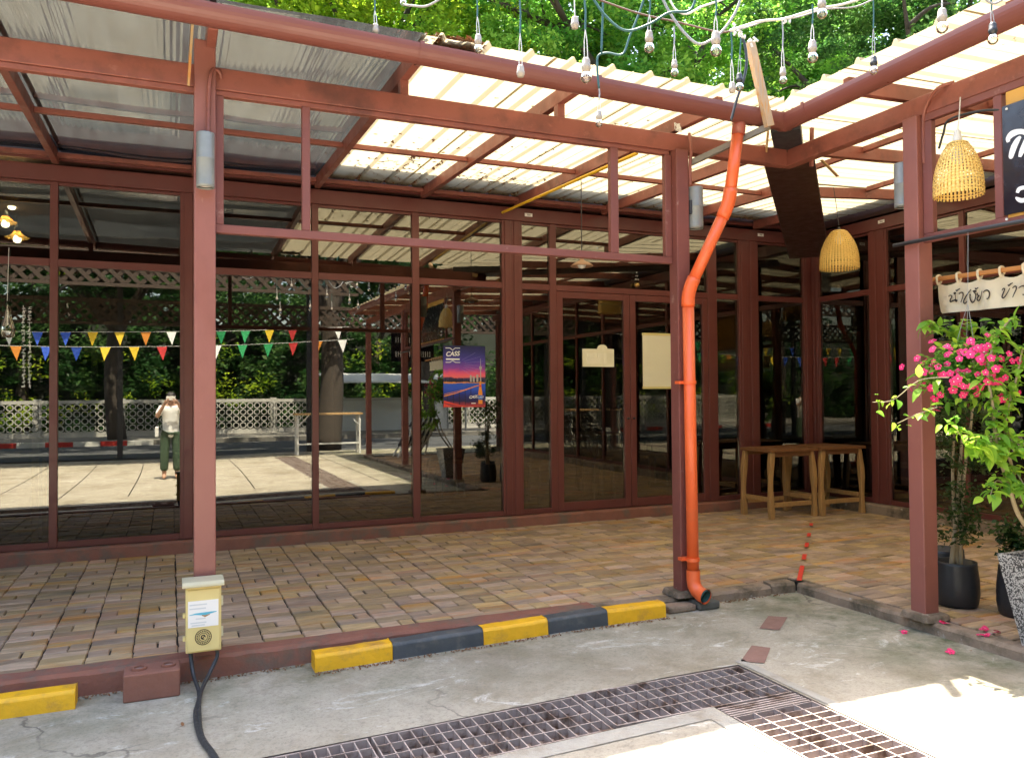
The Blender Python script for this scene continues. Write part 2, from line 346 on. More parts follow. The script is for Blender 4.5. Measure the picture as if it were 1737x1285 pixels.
# trench: channel walls and bottom
mb = MB(); d = .11
mb.add([(TX0, TY0, -d - .05), (TX1, TY0, -d), (TX1, TY1, -d), (TX0, TY1, -d - .05)], [(0, 1, 2, 3)])
mb.add([(LX0, LY0, -d), (LX1, LY0, -d), (LX1, TY0, -d), (LX0, TY0, -d)], [(0, 1, 2, 3)])
for (a, b_) in (((TX0, TY1), (TX1, TY1)), ((TX1, TY1), (TX1, LY0)), ((LX0, LY0), (LX0, TY0)), ((LX0, TY0), (TX0, TY0)), ((LX1, LY0), (LX0, LY0))):
    cuts = [0] + sorted(t for t in [(q - a[0]) / (b_[0] - a[0]) for q in (.2, 1.3, 2.4)] if 0 < t < 1) + [1] if abs(b_[0] - a[0]) > 1 else [0, 1]
    for t0, t1 in zip(cuts[:-1], cuts[1:]):
        p, q = [(a[0] + (b_[0] - a[0]) * t, a[1] + (b_[1] - a[1]) * t) for t in (t0, t1)]
        mb.add([(p[0], p[1], -d - .06), (q[0], q[1], -d - .06), (q[0], q[1], zg(q[0]) - .003), (p[0], p[1], zg(p[0]) - .003)], [(0, 1, 2, 3)])
struct('drain_channel', mb, m_pit, ground)
# cast strips of smoother cement either side of the trench
m_cem = M('cement_strip', (.36, .34, .29), .9, .35, 6, bump=.6, bscale=40, patch=(.25, .215, .165), pscale=3, plo=.48, phi=.62)
mb = MB()
def strip(x0, x1, y0, y1, n=8, dz=.004):
    for i in range(n):
        a = x0 + (x1 - x0) * i / n; c_ = x0 + (x1 - x0) * (i + 1) / n
        mb.add([(a, y0, zg(a) + dz), (c_, y0, zg(c_) + dz), (c_, y1, zg(c_) + dz), (a, y1, zg(a) + dz)], [(0, 1, 2, 3)])
strip(-1, LX0 - .02, TY0 - .11, TY0 - .012); strip(LX0 - .10, LX0 - .012, 1.6, TY0 - .11, 1)
strip(LX1 + .012, LX1 + .07, 1.9, TY1 + .05, 1)
struct('cement_edging', mb, m_cem, ground)
m_clay = M('clay_patch', (.24, .135, .105), .9, .2, 12, bump=.4)
for pts in [[tuple(on_z(a, b, 0))[:2] for a, b in q] for q in (((1303, 1045), (1336, 1047), (1322, 1069), (1288, 1066)), ((1275, 1095), (1307, 1099), (1297, 1125), (1256, 1122)))]:
    mb = MB().add([(p[0], p[1], .004) for p in pts], [(0, 1, 2, 3)]); struct('clay_tile', mb, m_clay, ground)
# joints in the concrete seen in the glass, towards the street
for x in (-3.4, -2.5, -1.55, -.6, .45, 1.25, 3.3):
    mb = MB().add([(x + .035 * math.sin(3 * t) - .008 + .1 * t * .2, 2.2 - 6.6 * t, zg(x) + .003) for t in np.linspace(0, 1, 12)] +
                  [(x + .035 * math.sin(3 * t) + .010 + .1 * t * .2, 2.2 - 6.6 * t, zg(x) + .003) for t in np.linspace(0, 1, 12)],
                  [(i, i + 1, 13 + i, 12 + i) for i in range(11)])
    struct('slab_joint', mb, m_joint, ground)

# kerbs -------------------------------------------------
def kerb_mesh(a, b, w, z1, side, m_, amp=.006, n=60):
    a = Vector(a); b = Vector(b); mb = MB(); d = (b - a).normalized(); s = Vector((-d.y, d.x, 0)) * side; L = (b - a).length
    rows = []
    for i in range(n + 1):
        p = a + d * L * i / n; j = lambda k: amp * (random.random() - .5) * k
        z0 = -.15
        rows.append([p + Vector((0, 0, z0)), p + s * j(1.6) + Vector((0, 0, z1 - .018 + j(1))), p + s * (.016 + j(.6)) + Vector((0, 0, z1 + j(.8))),
                     p + s * (w + j(1)) + Vector((0, 0, z1 + j(.6))), p + s * w + Vector((0, 0, z0))])
    vs = [v for r in rows for v in r]; fs = [(i * 5 + k, (i + 1) * 5 + k, (i + 1) * 5 + k + 1, i * 5 + k + 1) for i in range(n) for k in range(4)]
    fs += [(0, 1, 2, 3, 4), tuple(n * 5 + k for k in (4, 3, 2, 1, 0))]
    mb.add(vs, fs); return mb
struct('kerb_red', kerb_mesh((-9, 4.60, 0), (2.55, 4.60, 0), .13, PAV + .012, 1, m_kerbred, n=150), m_kerbred)
struct('kerb_front', kerb_mesh((2.56, 4.60, 0), (3.98, 4.60, 0), .11, PAV + .004, 1, m_kerb, n=30), m_kerb)
struct('kerb_corner', kerb_mesh((4.0, 4.615, 0), (4.195, 4.585, 0), .11, PAV + .012, 1, m_kerb, n=8), m_kerb)
struct('kerb_side', kerb_mesh((4.20, 4.58, 0), (4.20, -3, 0), .10, PAV + .008, 1, m_kerb, n=110), m_kerb)
# patio base and pavers ---------------------------------
mb = MB().box(-9, 4.30, 4.70, 7.85, -.2, PAV - .014).box(4.305, 7.5, -3, 7.85, -.2, PAV - .0145)
patio = struct('patio', mb, m_joint)
CW, PER = .227, .433
bricks = []
def in_patio(x, y): return (y > 4.74 and y < 7.80 and -7 < x < 7.42) or (4.32 < x < 7.42 and -2.5 < y < 4.75)
def add_brick(x0, x1, y0, y1):
    cx_, cy_ = (x0 + x1) / 2, (y0 + y1) / 2
    if cx_ < 4.31: y0 = max(y0, 4.735)
    y1 = min(y1, 7.795); x1 = min(x1, 7.43)
    if cx_ > 4.2 and cy_ < 4.75: x0 = max(x0, 4.315)
    if y1 - y0 < .03 or x1 - x0 < .03: return
    if in_patio(cx_, (y0 + y1) / 2): bricks.append((x0, x1, y0, y1))
col = -7.0; k = 0
while col < 7.45:
    y = -2.6 - random.choice((0, .144, .289)) + random.uniform(-.03, .03)
    while y < 7.8:
        h1 = .128 + random.uniform(-.01, .01); h2 = .102 + random.uniform(-.01, .01); h3 = .102 + random.uniform(-.01, .01)
        xm = col + CW * random.uniform(.42, .6)
        add_brick(col, xm, y, y + h1); add_brick(xm, col + CW, y, y + h1)
        add_brick(col, col + CW, y + h1, y + h1 + h2); add_brick(col, col + CW, y + h1 + h2, y + h1 + h2 + h3); add_brick(col, col + CW, y + h1 + h2 + h3, y + PER)
        y += PER
    col += CW; k += 1
def brick_geo(mb, x0, x1, y0, y1, zt, r, tilt=(0, 0)):
    gx, gy = .0040, .0036; c = .005; x0 += gx; x1 -= gx; y0 += gy; y1 -= gy
    cxm, cym = (x0 + x1) / 2, (y0 + y1) / 2
    J = lambda: random.uniform(-.0042, .0042)
    base = [(x0 + J(), y0 + J()), (x1 + J(), y0 + J()), (x1 + J(), y1 + J()), (x0 + J(), y1 + J())]
    tz = lambda x, y: zt + tilt[0] * (x - cxm) + tilt[1] * (y - cym)
    vs = [(x, y, zt - .04) for x, y in base] + [(x, y, tz(x, y) - c) for x, y in base]
    ins = [(x + (c if x < cxm else -c), y + (c if y < cym else -c)) for x, y in base]
    vs += [(x, y, tz(x, y)) for x, y in ins]
    fs = []
    for a in (0, 4):
        for i in range(4): fs.append((a + i, a + (i + 1) % 4, a + 4 + (i + 1) % 4, a + 4 + i))
    fs.append((8, 9, 10, 11)); mb.add(vs, fs, 0, r)
def psize(b):
    p = Vector(((b[0] + b[1]) / 2, (b[2] + b[3]) / 2, PAV)) - Vector((0, 0, EYE))
    dpt = AX[0][2] * p.x + AX[1][2] * p.y + AX[2][2] * p.z
    if dpt < .5: return 0
    px = CX + FPX * (AX[0][0] * p.x + AX[1][0] * p.y + AX[2][0] * p.z) / dpt; py = CY + FPX * (AX[0][1] * p.x + AX[1][1] * p.y + AX[2][1] * p.z) / dpt
    if not (-20 < px < 1757 and py < 1300): return 0
    return (b[1] - b[0]) * (b[3] - b[2]) / dpt ** 3
bricks.sort(key=psize, reverse=True)
for i, b in enumerate(bricks[:300]):
    mb = MB(); brick_geo(mb, *b, PAV + random.uniform(-.004, .004), 0, (random.uniform(-.02, .02), random.uniform(-.02, .02)))
    cxm, cym = (b[0] + b[1]) / 2, (b[2] + b[3]) / 2
    me = mesh_of('brick', mb, (cxm, cym, PAV)); me.materials.append(m_brick)
    inst('brick', me, patio, (cxm, cym, PAV))
mb = MB()
for b in bricks[300:]: brick_geo(mb, *b, PAV + random.uniform(-.004, .004), random.uniform(.01, 1), (random.uniform(-.02, .02), random.uniform(-.02, .02)))
o = obj('brick_field', mb, m_brick, patio); o['kind'] = 'stuff'
# red painted dashes that follow the valley above
ln = thing('painted_line', 'dashed red paint line running over the pavers from the kerb corner', 'paint line', (4.18, 4.57, PAV))
m_redp = M('red_paint', (.75, .055, .03), .6, .1, 10)
def seg(t0, t1, w):
    a = Vector((4.20, 4.56, 0)); dd = Vector((2.06, 2.03, 0)); s = Vector((-.7, .7, 0)) * w; p, q = a + dd * t0, a + dd * t1
    mb = MB().add([(v.x, v.y, PAV + .018 - (.006 if t0 < .3 else 0)) for v in (p - s, q - s, q + s, p + s)], [(0, 1, 2, 3)]); obj('dash', mb, m_redp, ln)
for t0, t1 in ((.03, .22), (.30, .38), (.50, .575), (.70, .765), (.93, .985)): seg(t0, t1, .017)

# drain grates ------------------------------------------
GW = TY1 - TY0 - .012
def bar_mesh(name, l, w, h, axis):
    mb = MB()
    if axis == 'x': mb.box(-l / 2, l / 2, -w / 2, w / 2, -h, 0)
    else: mb.box(-w / 2, w / 2, -l / 2, l / 2, -h, 0)
    me = mesh_of(name, mb); me.materials.append(m_iron); return me
bm_cross = bar_mesh('cross_bar', GW - .01, .006, .045, 'y')
GL = .985; bm_long = bar_mesh('bearing_bar', GL, .0065, .03, 'x'); bm_edge = bar_mesh('edge_bar', GL, .009, .052, 'x')
def grate(cx_, cy_, rz, label, n=18):
    g = thing('drain_grate', label, 'grate', (cx_, cy_, zg(cx_) - .001 + random.uniform(-.003, .001)), 'drain grates along the trench')
    w = GW
    def put(nm, me, x, y, z=0):
        o = bpy.data.objects.new(nm, me); COL.objects.link(o); o.parent = g; o.location = (x, y, z)
    for s in (-1, 1): put('edge_bar', bm_edge, 0, s * (w / 2 - .006))
    for q in (-1, 0, 1): put('bearing_bar', bm_long, 0, q * w / 4, .001)
    for i in range(n): put('cross_bar', bm_cross, -GL / 2 + .004 + (GL - .008) * i / (n - 1), 0, -.0015)
    g.rotation_euler = (0, -.05 / 2.2 if cx_ < 2.1 and not rz else 0, rz); return g
GY = (TY0 + TY1) / 2
grate(2.30, GY, 0, 'grey iron grate at the bend of the drain'); grate(1.30, GY, 0, 'middle grey iron grate in the trench parallel to the kerb, below the black stripes')
g = grate(.30, GY, 0, 'grey iron grate in the trench, where the two cables run over it')
grate(-.70, GY, 0, 'iron grate left of the cables, mostly cut off by the picture edge')
GX = (LX0 + LX1) / 2
labs = ['brown iron grate half in sun just past the bend of the drain', 'second sunlit iron grate from the bend towards the street'] + ['%s iron grate of the drain leg behind the viewer, mirrored in the glass' % w for w in ('first', 'second', 'third', 'fourth', 'fifth')]
# wider legs of the trench: bars scaled to the leg
for i in range(7):
    g = grate(GX, TY0 - .62 - i * 1.0, math.pi / 2, labs[i]); g.scale = (1, (LX1 - LX0 - .012) / GW, 1)
mb = MB()
for i in range(5): mb.box(LX0 + .01, LX1 - .01, TY0 - .115 + i * .022, TY0 - .103 + i * .022, -.045, -.004)
tag(obj('joining_bars', mb, m_iron), 'row of close flat bars between the two drain runs at the bend', 'grate')

# wheel stops in yellow and black ------------------------
def stop_seg(x0, x1, parent, mt, z0):
    poly = [(0, 0), (.12, 0), (.12, .082), (.105, .096), (.022, .096), (.006, .082)]
    mb = MB(); n = 6
    vs = []
    for i in range(n + 1):
        x = x0 + (x1 - x0) * i / n
        vs += [(x, 4.425 + p[0] + random.uniform(-.002, .002), z0(x) + p[1] + random.uniform(-.002, .002)) for p in poly]
    k = len(poly); fs = [(i * k + j, i * k + (j + 1) % k, (i + 1) * k + (j + 1) % k, (i + 1) * k + j) for i in range(n) for j in range(k)]
    fs += [tuple(range(k)), tuple(n * k + j for j in range(k))[::-1]]
    mb.add(vs, fs); return obj('painted_segment', mb, mt, parent, bevel=.004)
ws = thing('wheel_stop', 'long concrete wheel stop painted in yellow and black stripes along the kerb', 'wheel stop', (1.85, 4.48, zg(1.8)))
X = [on_z(p[0], p[1], 0).x for p in ((532, 1125), (665, 1109), (820, 1089), (930, 1074), (1031, 1060), (1131, 1047))]
for i in range(5): stop_seg(X[i] + .001, X[i + 1] - .001, ws, (m_yellow, m_black)[i % 2], lambda x: zg(x) - .005)
ws2 = thing('wheel_stop', 'short plain yellow wheel stop left of the red hollow block', 'wheel stop', (-.9, 4.48, zg(-1)))
stop_seg(-1.9, -.425, ws2, m_yellow, lambda x: zg(x) - .005)
# red hollow block
hb = thing('hollow_block', 'red clay hollow block lying against the kerb beside the yellow box', 'block', (-.085, 4.46, zg(0)))
mb = MB(); x0, x1, y0, y1, z0, z1 = -.215, .045, 4.40, 4.56, zg(0), zg(0) + .135
mb.box(x0, x1, y0, y1, z0, z1); m_clayb = M('red_clay', (.25, .105, .07), .85, .2, 10, bump=.4)
o = obj('block_body', mb, m_clayb, hb, bevel=.006)
for dx in (-.06, .075):
    mb = MB().lathe([(.036, z1 - .001), (.036, z1 + .012), (.024, z1 + .012), (.024, z1 + .001)], 20, (-.085 + dx, 4.48, 0)); obj('hole_rim', mb, m_clayb, hb)
    mb = MB().lathe([(.024, z1 + .002), (.0005, z1 + .002)], 20, (-.085 + dx, 4.48, 0)); obj('hole', mb, m_pit, hb)
mb = MB().box(3.02, 3.24, 4.47, 4.585, 0, .045); tag(obj('stone_slab', mb, m_kerb, bevel=.012, seg=2), 'small worn stone slab beside the end of the wheel stop', 'stone')
mb = MB().box(3.25, 3.42, 4.45, 4.585, 0, .055); tag(obj('stone_slab', mb, M('mossy_stone', (.11, .105, .09), .9, .4, 10, bump=.6), bevel=.014, seg=2), 'dark mossy stone slab under the outlet of the orange pipe', 'stone')

# ------------------------------------------------------------------ the building: shell, glazed facades
bd = thing('main_building', 'dark restaurant interior shell behind the glass facades', 'building', (7.5, 8, 0))
obj('interior_floor', MB().box(-10, 14, 8.03, 15.9, -.2, .16).box(7.67, 14, -3, 8.02, -.2, .161), m_floor, bd)
obj('back_wall', MB().box(-10, 14, 15.9, 16.1, -.2, 3.6).box(14, 14.2, -3, 16.1, -.2, 3.6).box(-10.2, -10, 8, 16.1, -.2, 3.6).box(7.7, 14, -3.2, -3, -.2, 3.6), m_wall, bd)
obj('ceiling', MB().box(-10, 14.2, 8.05, 16.1, 3.52, 3.62).box(7.72, 14.2, -3.2, 8.04, 3.521, 3.62), m_ceil, bd)
obj('roof', MB().box(-10.5, 14.5, 7.44, 16.4, 3.88, 4.02).box(7.18, 14.5, -3.3, 7.43, 3.881, 4.02), m_roof, bd)
obj('fascia', MB().box(-10, 7.66, 7.86, 8.0, 3.50, 3.88).box(7.52, 7.66, -3, 7.85, 3.501, 3.88), m_plate, bd)
# left facade, facing the courtyard (glass at y = 7.90)
GYL = 7.90; SILL = .172; RAIL0, RAIL1 = 2.596, 2.662; TOP0, TOP1 = 3.328, 3.47
fl = thing('glazed_facade', 'long dark red framed glass front reflecting the courtyard', 'glass front', (2, GYL, 0))
pl = obj('plinth', kerb_mesh((-9.5, 7.80, 0), (7.42, 7.80, 0), .26, SILL - .004, 1, m_kerbred, n=160), m_kerbred, fl)
pil = [(-2.97 - .05, -2.97 + .2), (.078, .33), (3.253, 3.488), (6.38, 6.678), (7.40, 7.66)]
mul = [(-5.2, -5.14), (-4.2, -4.14), (-2.0, -1.94), (-.96, -.897), (1.259, 1.321), (2.264, 2.339), (3.82, 3.90), (5.925, 6.055)]
def pilaster(par, a, b, fn):
    mb = MB(); w = b - a
    fn(mb, a, b, -.035, .06, SILL + .001, TOP0 - .001); fn(mb, a + w * .12, a + w * .42, -.047, -.035, SILL + .002, TOP0 - .002); fn(mb, a + w * .58, b - w * .12, -.047, -.035, SILL + .002, TOP0 - .002)
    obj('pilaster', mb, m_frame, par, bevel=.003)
def fx(mb, a, b, d0, d1, z0, z1): mb.box(a, b, GYL + d0, GYL + d1, z0, z1)
for a, b in pil: pilaster(fl, a, b, fx)
edges = sorted([(a, b) for a, b in pil + mul])
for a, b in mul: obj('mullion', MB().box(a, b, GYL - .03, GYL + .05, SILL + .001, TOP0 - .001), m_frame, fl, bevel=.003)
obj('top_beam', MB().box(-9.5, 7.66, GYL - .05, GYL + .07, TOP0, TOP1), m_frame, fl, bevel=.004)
obj('wall_plate', MB().box(-9.5, 7.5, GYL - .09, GYL - .05, TOP1 + .03, TOP1 + .065), m_frame, fl)
def bay(par, a, b, fn, door=False):
    g = .0
    for nm, z0, z1, dd in (('sill_rail', SILL, SILL + .055, .028), ('mid_rail', RAIL0, RAIL1, .028), ('head_rail', TOP0 - .028, TOP0 - .001, .022)):
        if door and nm == 'sill_rail': continue
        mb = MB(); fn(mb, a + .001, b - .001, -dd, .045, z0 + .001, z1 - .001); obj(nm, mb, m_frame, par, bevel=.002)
    tilt = random.uniform(-.0012, .0012)
    if not door: mb = MB(); fn(mb, a + .001, b - .001, 0, .006, SILL + .056, RAIL0 - .0005); obj('pane', mb, m_glass, par)
    mb = MB(); fn(mb, a + .001, b - .001, 0, .006, RAIL1 + .0005, TOP0 - .029); obj('pane', mb, m_glass, par)
for i in range(len(edges) - 1):
    a, b = edges[i][1], edges[i + 1][0]
    if b - a > .1: bay(fl, a, b, fx, door=(abs(a - 3.90) < .01))
for k, (a, b) in enumerate(((3.903, 4.832), (4.838, 5.922))):
    dr = obj('door', MB().box(a, a + .075, GYL - .025, GYL + .03, SILL + .004, RAIL0 - .003).box(b - .075, b, GYL - .025, GYL + .03, SILL + .004, RAIL0 - .003)
             .box(a + .075, b - .075, GYL - .024, GYL + .029, SILL + .004, SILL + .10).box(a + .075, b - .075, GYL - .024, GYL + .029, RAIL0 - .075, RAIL0 - .003), m_frame, fl, bevel=.003)
    obj('pane', MB().box(a + .076, b - .076, GYL, GYL + .006, SILL + .101, RAIL0 - .076), m_glass, dr)
    hx = b - .035 if k == 0 else a + .035
    obj('handle', MB().tube([(hx, GYL - .026, 1.18), (hx, GYL - .05, 1.18)], .012, 12), m_dark, dr, smooth=True)
# right facade (glass at x = 7.55), facing the patio
GXR = 7.55
fr_ = thing('glazed_facade', 'dark red framed glass front of the side wing behind the potted plants', 'glass front', (GXR, 4, 0))
obj('plinth', kerb_mesh((7.44, 7.795, 0), (7.44, -3, 0), .26, SILL - .002, 1, m_kerb, n=110), m_kerb, fr_)
def fy(mb, a, b, d0, d1, z0, z1): mb.box(GXR + d0, GXR + d1, a, b, z0, z1)
pil2 = [(7.74, 7.86), (6.69, 6.945), (3.50, 3.75), (.33, .58), (-2.84, -2.6)]
mul2 = [(5.72, 5.78), (4.66, 4.72), (2.52, 2.58), (1.46, 1.52), (-.7, -.64), (-1.75, -1.69)]
for a, b in pil2: pilaster(fr_, a, b, fy)
for a, b in mul2: mb = MB(); fy(mb, a, b, -.03, .05, SILL + .001, TOP0 - .001); obj('mullion', mb, m_frame, fr_, bevel=.003)
mb = MB(); fy(mb, -3, GYL - .06, -.051, .069, TOP0 + .001, TOP1); obj('top_beam', mb, m_frame, fr_, bevel=.004)
ed2 = sorted(pil2 + mul2)
for i in range(len(ed2) - 1):
    a, b = ed2[i][1], ed2[i + 1][0]
    if b - a > .1: bay(fr_, a, b, fy)

# ------------------------------------------------------------------ canopies
def zr(t): return 3.455 + (t - 4.3) * .033           # underside of the sheets over the distance from the courtyard
E0 = 4.235                                            # eave, left wing (y); side wing eave at x = E1
E1 = 3.835
ca = thing('canopy', 'lean-to canopy of cream and smoked corrugated sheets over the front patio', 'canopy', (1.2, 4.7, 0))
cb = thing('canopy', 'cream corrugated lean-to canopy over the side wing patio', 'canopy', (4.3, 3.5, 0))
PITCH = .275
def trap(u):
    t = (u / PITCH) % 1.0
    if t < .06: return .03 * t / .06
    if t < .12: return .03
    if t < .18: return .03 * (1 - (t - .12) / .06)
    if .6 < t < .64: return .005
    return 0
def trap_sheet(u0, u1, s0, s1, kind, mt, par, dz=0):
    us = [u0]; k = math.floor(u0 / PITCH)
    while True:
        for t in (0, .06, .12, .18, .60, .605, .635, .64):
            u = (k + t) * PITCH
            if u0 + .002 < u < u1 - .002: us.append(u)
        k += 1
        if k * PITCH > u1: break
    us.append(u1); us = sorted(us); mb = MB(); vs = []; n = 6
    for u in us:
        a, b = s0(u), s1(u)
        for j in range(n + 1):
            s = a + (b - a) * j / n; h = zr(s + (.4 if kind == 'y' else 0)) + trap(u) + dz
            vs.append((u, s, h) if kind == 'x' else (s, u, h))
    m1 = n + 1
    for i in range(len(us) - 1):
        tt = ((us[i] + us[i + 1]) / 2 / PITCH) % 1.0
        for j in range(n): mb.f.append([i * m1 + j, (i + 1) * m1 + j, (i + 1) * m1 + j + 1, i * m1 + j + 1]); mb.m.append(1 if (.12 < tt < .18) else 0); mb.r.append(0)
    mb.v = [tuple(v) for v in vs]
    return obj('roof_sheet', mb, [mt, m_ribshade], par, label=None)
def fine_sheet(u0, u1, par, dz=0):
    mb = MB(); N = int((u1 - u0) / .009); vs = []; n = 8
    for i in range(N + 1):
        u = u0 + (u1 - u0) * i / N
        for j in range(n + 1):
            s = E0 + (7.80 - E0) * j / n
            sag = -.008 * math.sin(math.pi * ((u - u0) / (u1 - u0))) * (1 + math.sin(5 * s + u * 3)) + .006 * math.sin(7 * s + 2 * u)
            vs.append((u, s, zr(s) + dz + .0005 * math.sin(2 * math.pi * u / .036) + sag))
    m1 = n + 1
    mb.add(vs, [(i * m1 + j, (i + 1) * m1 + j, (i + 1) * m1 + j + 1, i * m1 + j + 1) for i in range(N) for j in range(n)])
    return obj('roof_sheet', mb, m_smoke, par, smooth=True, label='smoked grey finely ribbed roof sheet')
valy = lambda u: E0 if u < E1 else E0 + (u - E1)
for a, b in ((1.285, 2.12), (2.10, 2.95), (2.93, 3.78), (3.76, 4.6), (4.58, 5.4), (5.38, 6.2), (6.18, 7.45)):
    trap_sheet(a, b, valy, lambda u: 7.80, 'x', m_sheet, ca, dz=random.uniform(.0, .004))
for k_, (a, b) in enumerate(((-7.6, -5.9), (-5.92, -4.0), (-4.02, -2.1), (-2.12, -.84), (-.87, .21), (.18, 1.31))): fine_sheet(a, b, ca, dz=.006 * (k_ % 2) + (.004 if b > 1 else 0))
for a, b in ((-2.9, -1.1), (-1.12, .5), (.48, 1.3), (1.28, 2.1), (2.08, 2.9), (2.88, 3.7), (3.68, 4.5), (4.48, 5.3), (5.28, 6.1), (6.08, 7.6)):
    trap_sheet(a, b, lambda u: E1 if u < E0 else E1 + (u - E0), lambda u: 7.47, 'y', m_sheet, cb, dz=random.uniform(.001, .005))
def raf(par, a, b, w=.05, h=.10, name='rafter', mt=None): obj(name, MB().bar(a, b, w, h), mt or m_red, par, bevel=.003)
for x in (-5.2, -4.1, -3.05, -1.98, -.91, .20, 1.30, 2.36, 3.40): raf(ca, (x, 4.36, zr(4.36) - .056), (x, 7.80, zr(7.80) - .056))
for x in (4.46, 5.52, 6.58): raf(ca, (x, valy(x) + .28, zr(valy(x) + .28) - .056), (x, 7.80, zr(7.80) - .056))
for y in (6.42, 7.70):
    xe = [-6, -5.2, -4.1, -3.05, -1.98, -.91, .20, 1.30, 2.36, 3.40, 4.46, 5.52]
    for a, b in zip(xe[:-1], xe[1:]): raf(ca, (a + .026, y, zr(y) - .030 - .02), (b - .026, y, zr(y) - .030 - .02), .04, .04, 'purlin')
for y in (5.95, 4.90, 3.80, 2.72, 1.65, .55, -.5, -1.6, -2.7): raf(cb, (max(3.95, E1 + (y - E0) + .25), y, zr(4.4) - .056), (7.47, y, zr(7.87) - .056))
for x in (5.25, 6.42): 
    ye = [5.95, 4.90, 3.80, 2.72, 1.65, .55, -.5]
    for a, b in zip(ye[:-1], ye[1:]): raf(cb, (x, a - .026, zr(x + .4) - .05), (x, b + .026, zr(x + .4) - .05), .04, .045, 'purlin')
# beams
BZ0, BZ1 = 3.150, 3.272
BY = 4.655
obj('eave_beam', MB().box(-7.6, 4.24, BY, BY + .08, BZ0, BZ1), m_red, ca, bevel=.004)
obj('beam_lip', MB().box(-7.6, 3.20, BY + .012, BY + .06, BZ0 - .030, BZ0 - .001), m_red, ca, bevel=.003)
obj('eave_beam', MB().box(4.245, 4.325, -2.9, BY + .07, BZ0 + .001, BZ1 + .001), m_red, cb, bevel=.004)
for x in (-4.1, -.91, 1.30, 2.36): obj('cleat', MB().box(x - .025, x + .025, BY + .01, BY + .07, BZ1, zr(4.7) - .107), m_red, ca)
# posts
m_post = M('post_paint', (.27, .098, .078), .45, .16, 1.6, bump=.08, bscale=50, patch=(.20, .07, .055), pscale=2.2, plo=.5, phi=.75, patch2=(.36, .17, .14), p2scale=16, p2lo=.66, p2hi=.74, stretch=(1, 1, .5))
def post(x0, x1, y0, y1, label, top, base=True, mt=m_post):
    p = thing('steel_post', label, 'post', ((x0 + x1) / 2, (y0 + y1) / 2, PAV), 'red posts carrying the canopies')
    obj('shaft', MB().box(x0, x1, y0, y1, PAV + (.03 if base else 0), top), mt, p, bevel=.006, seg=2)
    if base:
        mb = MB(); J = lambda: random.uniform(-.015, .015); cxm, cym = (x0 + x1) / 2, (y0 + y1) / 2; a = .105
        prof = [(-a, -a), (0, -a - .01), (a, -a), (a + .01, 0), (a, a), (0, a), (-a, a), (-a - .01, 0)]
        b0 = [(cxm + u + J(), cym + v + J() * .5, PAV + .010) for u, v in prof]; b1 = [(q[0] * .0 + cxm + (q[0] - cxm) * .9, cym + (q[1] - cym) * .9, PAV + .046 + J() * .3) for q in b0]
        mb.add(b0 + b1, [(i, (i + 1) % 8, 8 + (i + 1) % 8, 8 + i) for i in range(8)] + [tuple(range(8, 16))])
        obj('concrete_foot', mb, m_kerb, p, bevel=.01, seg=2)
    return p
post(.115, .225, 4.62, 4.73, 'red square post with the yellow electrical box at its foot', 3.40, base=False)
post(3.215, 3.318, 4.605, 4.705, 'red post with the orange downpipe strapped to it', 3.15, mt=m_redold)
post(4.205, 4.322, 3.50, 3.605, 'red post in front of the potted tree and flowers', 3.149)
post(4.205, 4.322, .35, .46, 'red post of the side wing beyond the right picture edge', 3.149)
post(4.205, 4.322, -2.8, -2.69, 'farthest red post of the side wing towards the street', 3.149)
post(-3.05, -2.94, 4.62, 4.73, 'red post of the front patio beyond the left picture edge', 3.149, base=False)
# rusty strap hanging from the gutter at the first post
mb = MB().bar((.108, 4.34, 3.50), (.085, 4.60, 3.13), .012, .03); tag(obj('rusty_strap', mb, M('rusty_zinc', (.36, .24, .12), .6, .5, 12, patch=(.42, .17, .03), pscale=6, plo=.45, phi=.55)), 'rusty metal strap between the gutter and the left post', 'strap')
# open transom frames between the posts
tf = thing('transom_frame', 'open red steel frame spanning between the two front posts', 'frame', (1.7, BY, 2.36))
ty0, ty1 = BY + .004, BY + .05
obj('bottom_rail', MB().box(.226, 3.212, ty0, ty1, 2.357, 2.405), m_redold, tf, bevel=.003)
for x0, x1 in ((.226, .268), (.692, .738), (2.725, 2.785), (3.160, 3.212)): obj('upright', MB().box(x0, x1, ty0 + .002, ty1 - .002, 2.406, BZ0 - .031), m_redold, tf, bevel=.003)
tg = thing('transom_frame', 'open red steel frame of the side wing holding the black sign', 'frame', (4.28, 2, 2.4))
obj('bottom_rail', MB().box(4.243, 4.286, .465, 3.498, 2.365, 2.415), m_redold, tg, bevel=.003)
obj('top_rail', MB().box(4.243, 4.286, .465, 3.498, BZ0 - .045, BZ0 - .001), m_redold, tg, bevel=.003)
for y0, y1 in ((3.43, 3.496), (2.985, 3.035), (1.2, 1.25), (.465, .51)): obj('upright', MB().box(4.245, 4.284, y0, y1, 2.416, BZ0 - .046), m_redold, tg, bevel=.003)

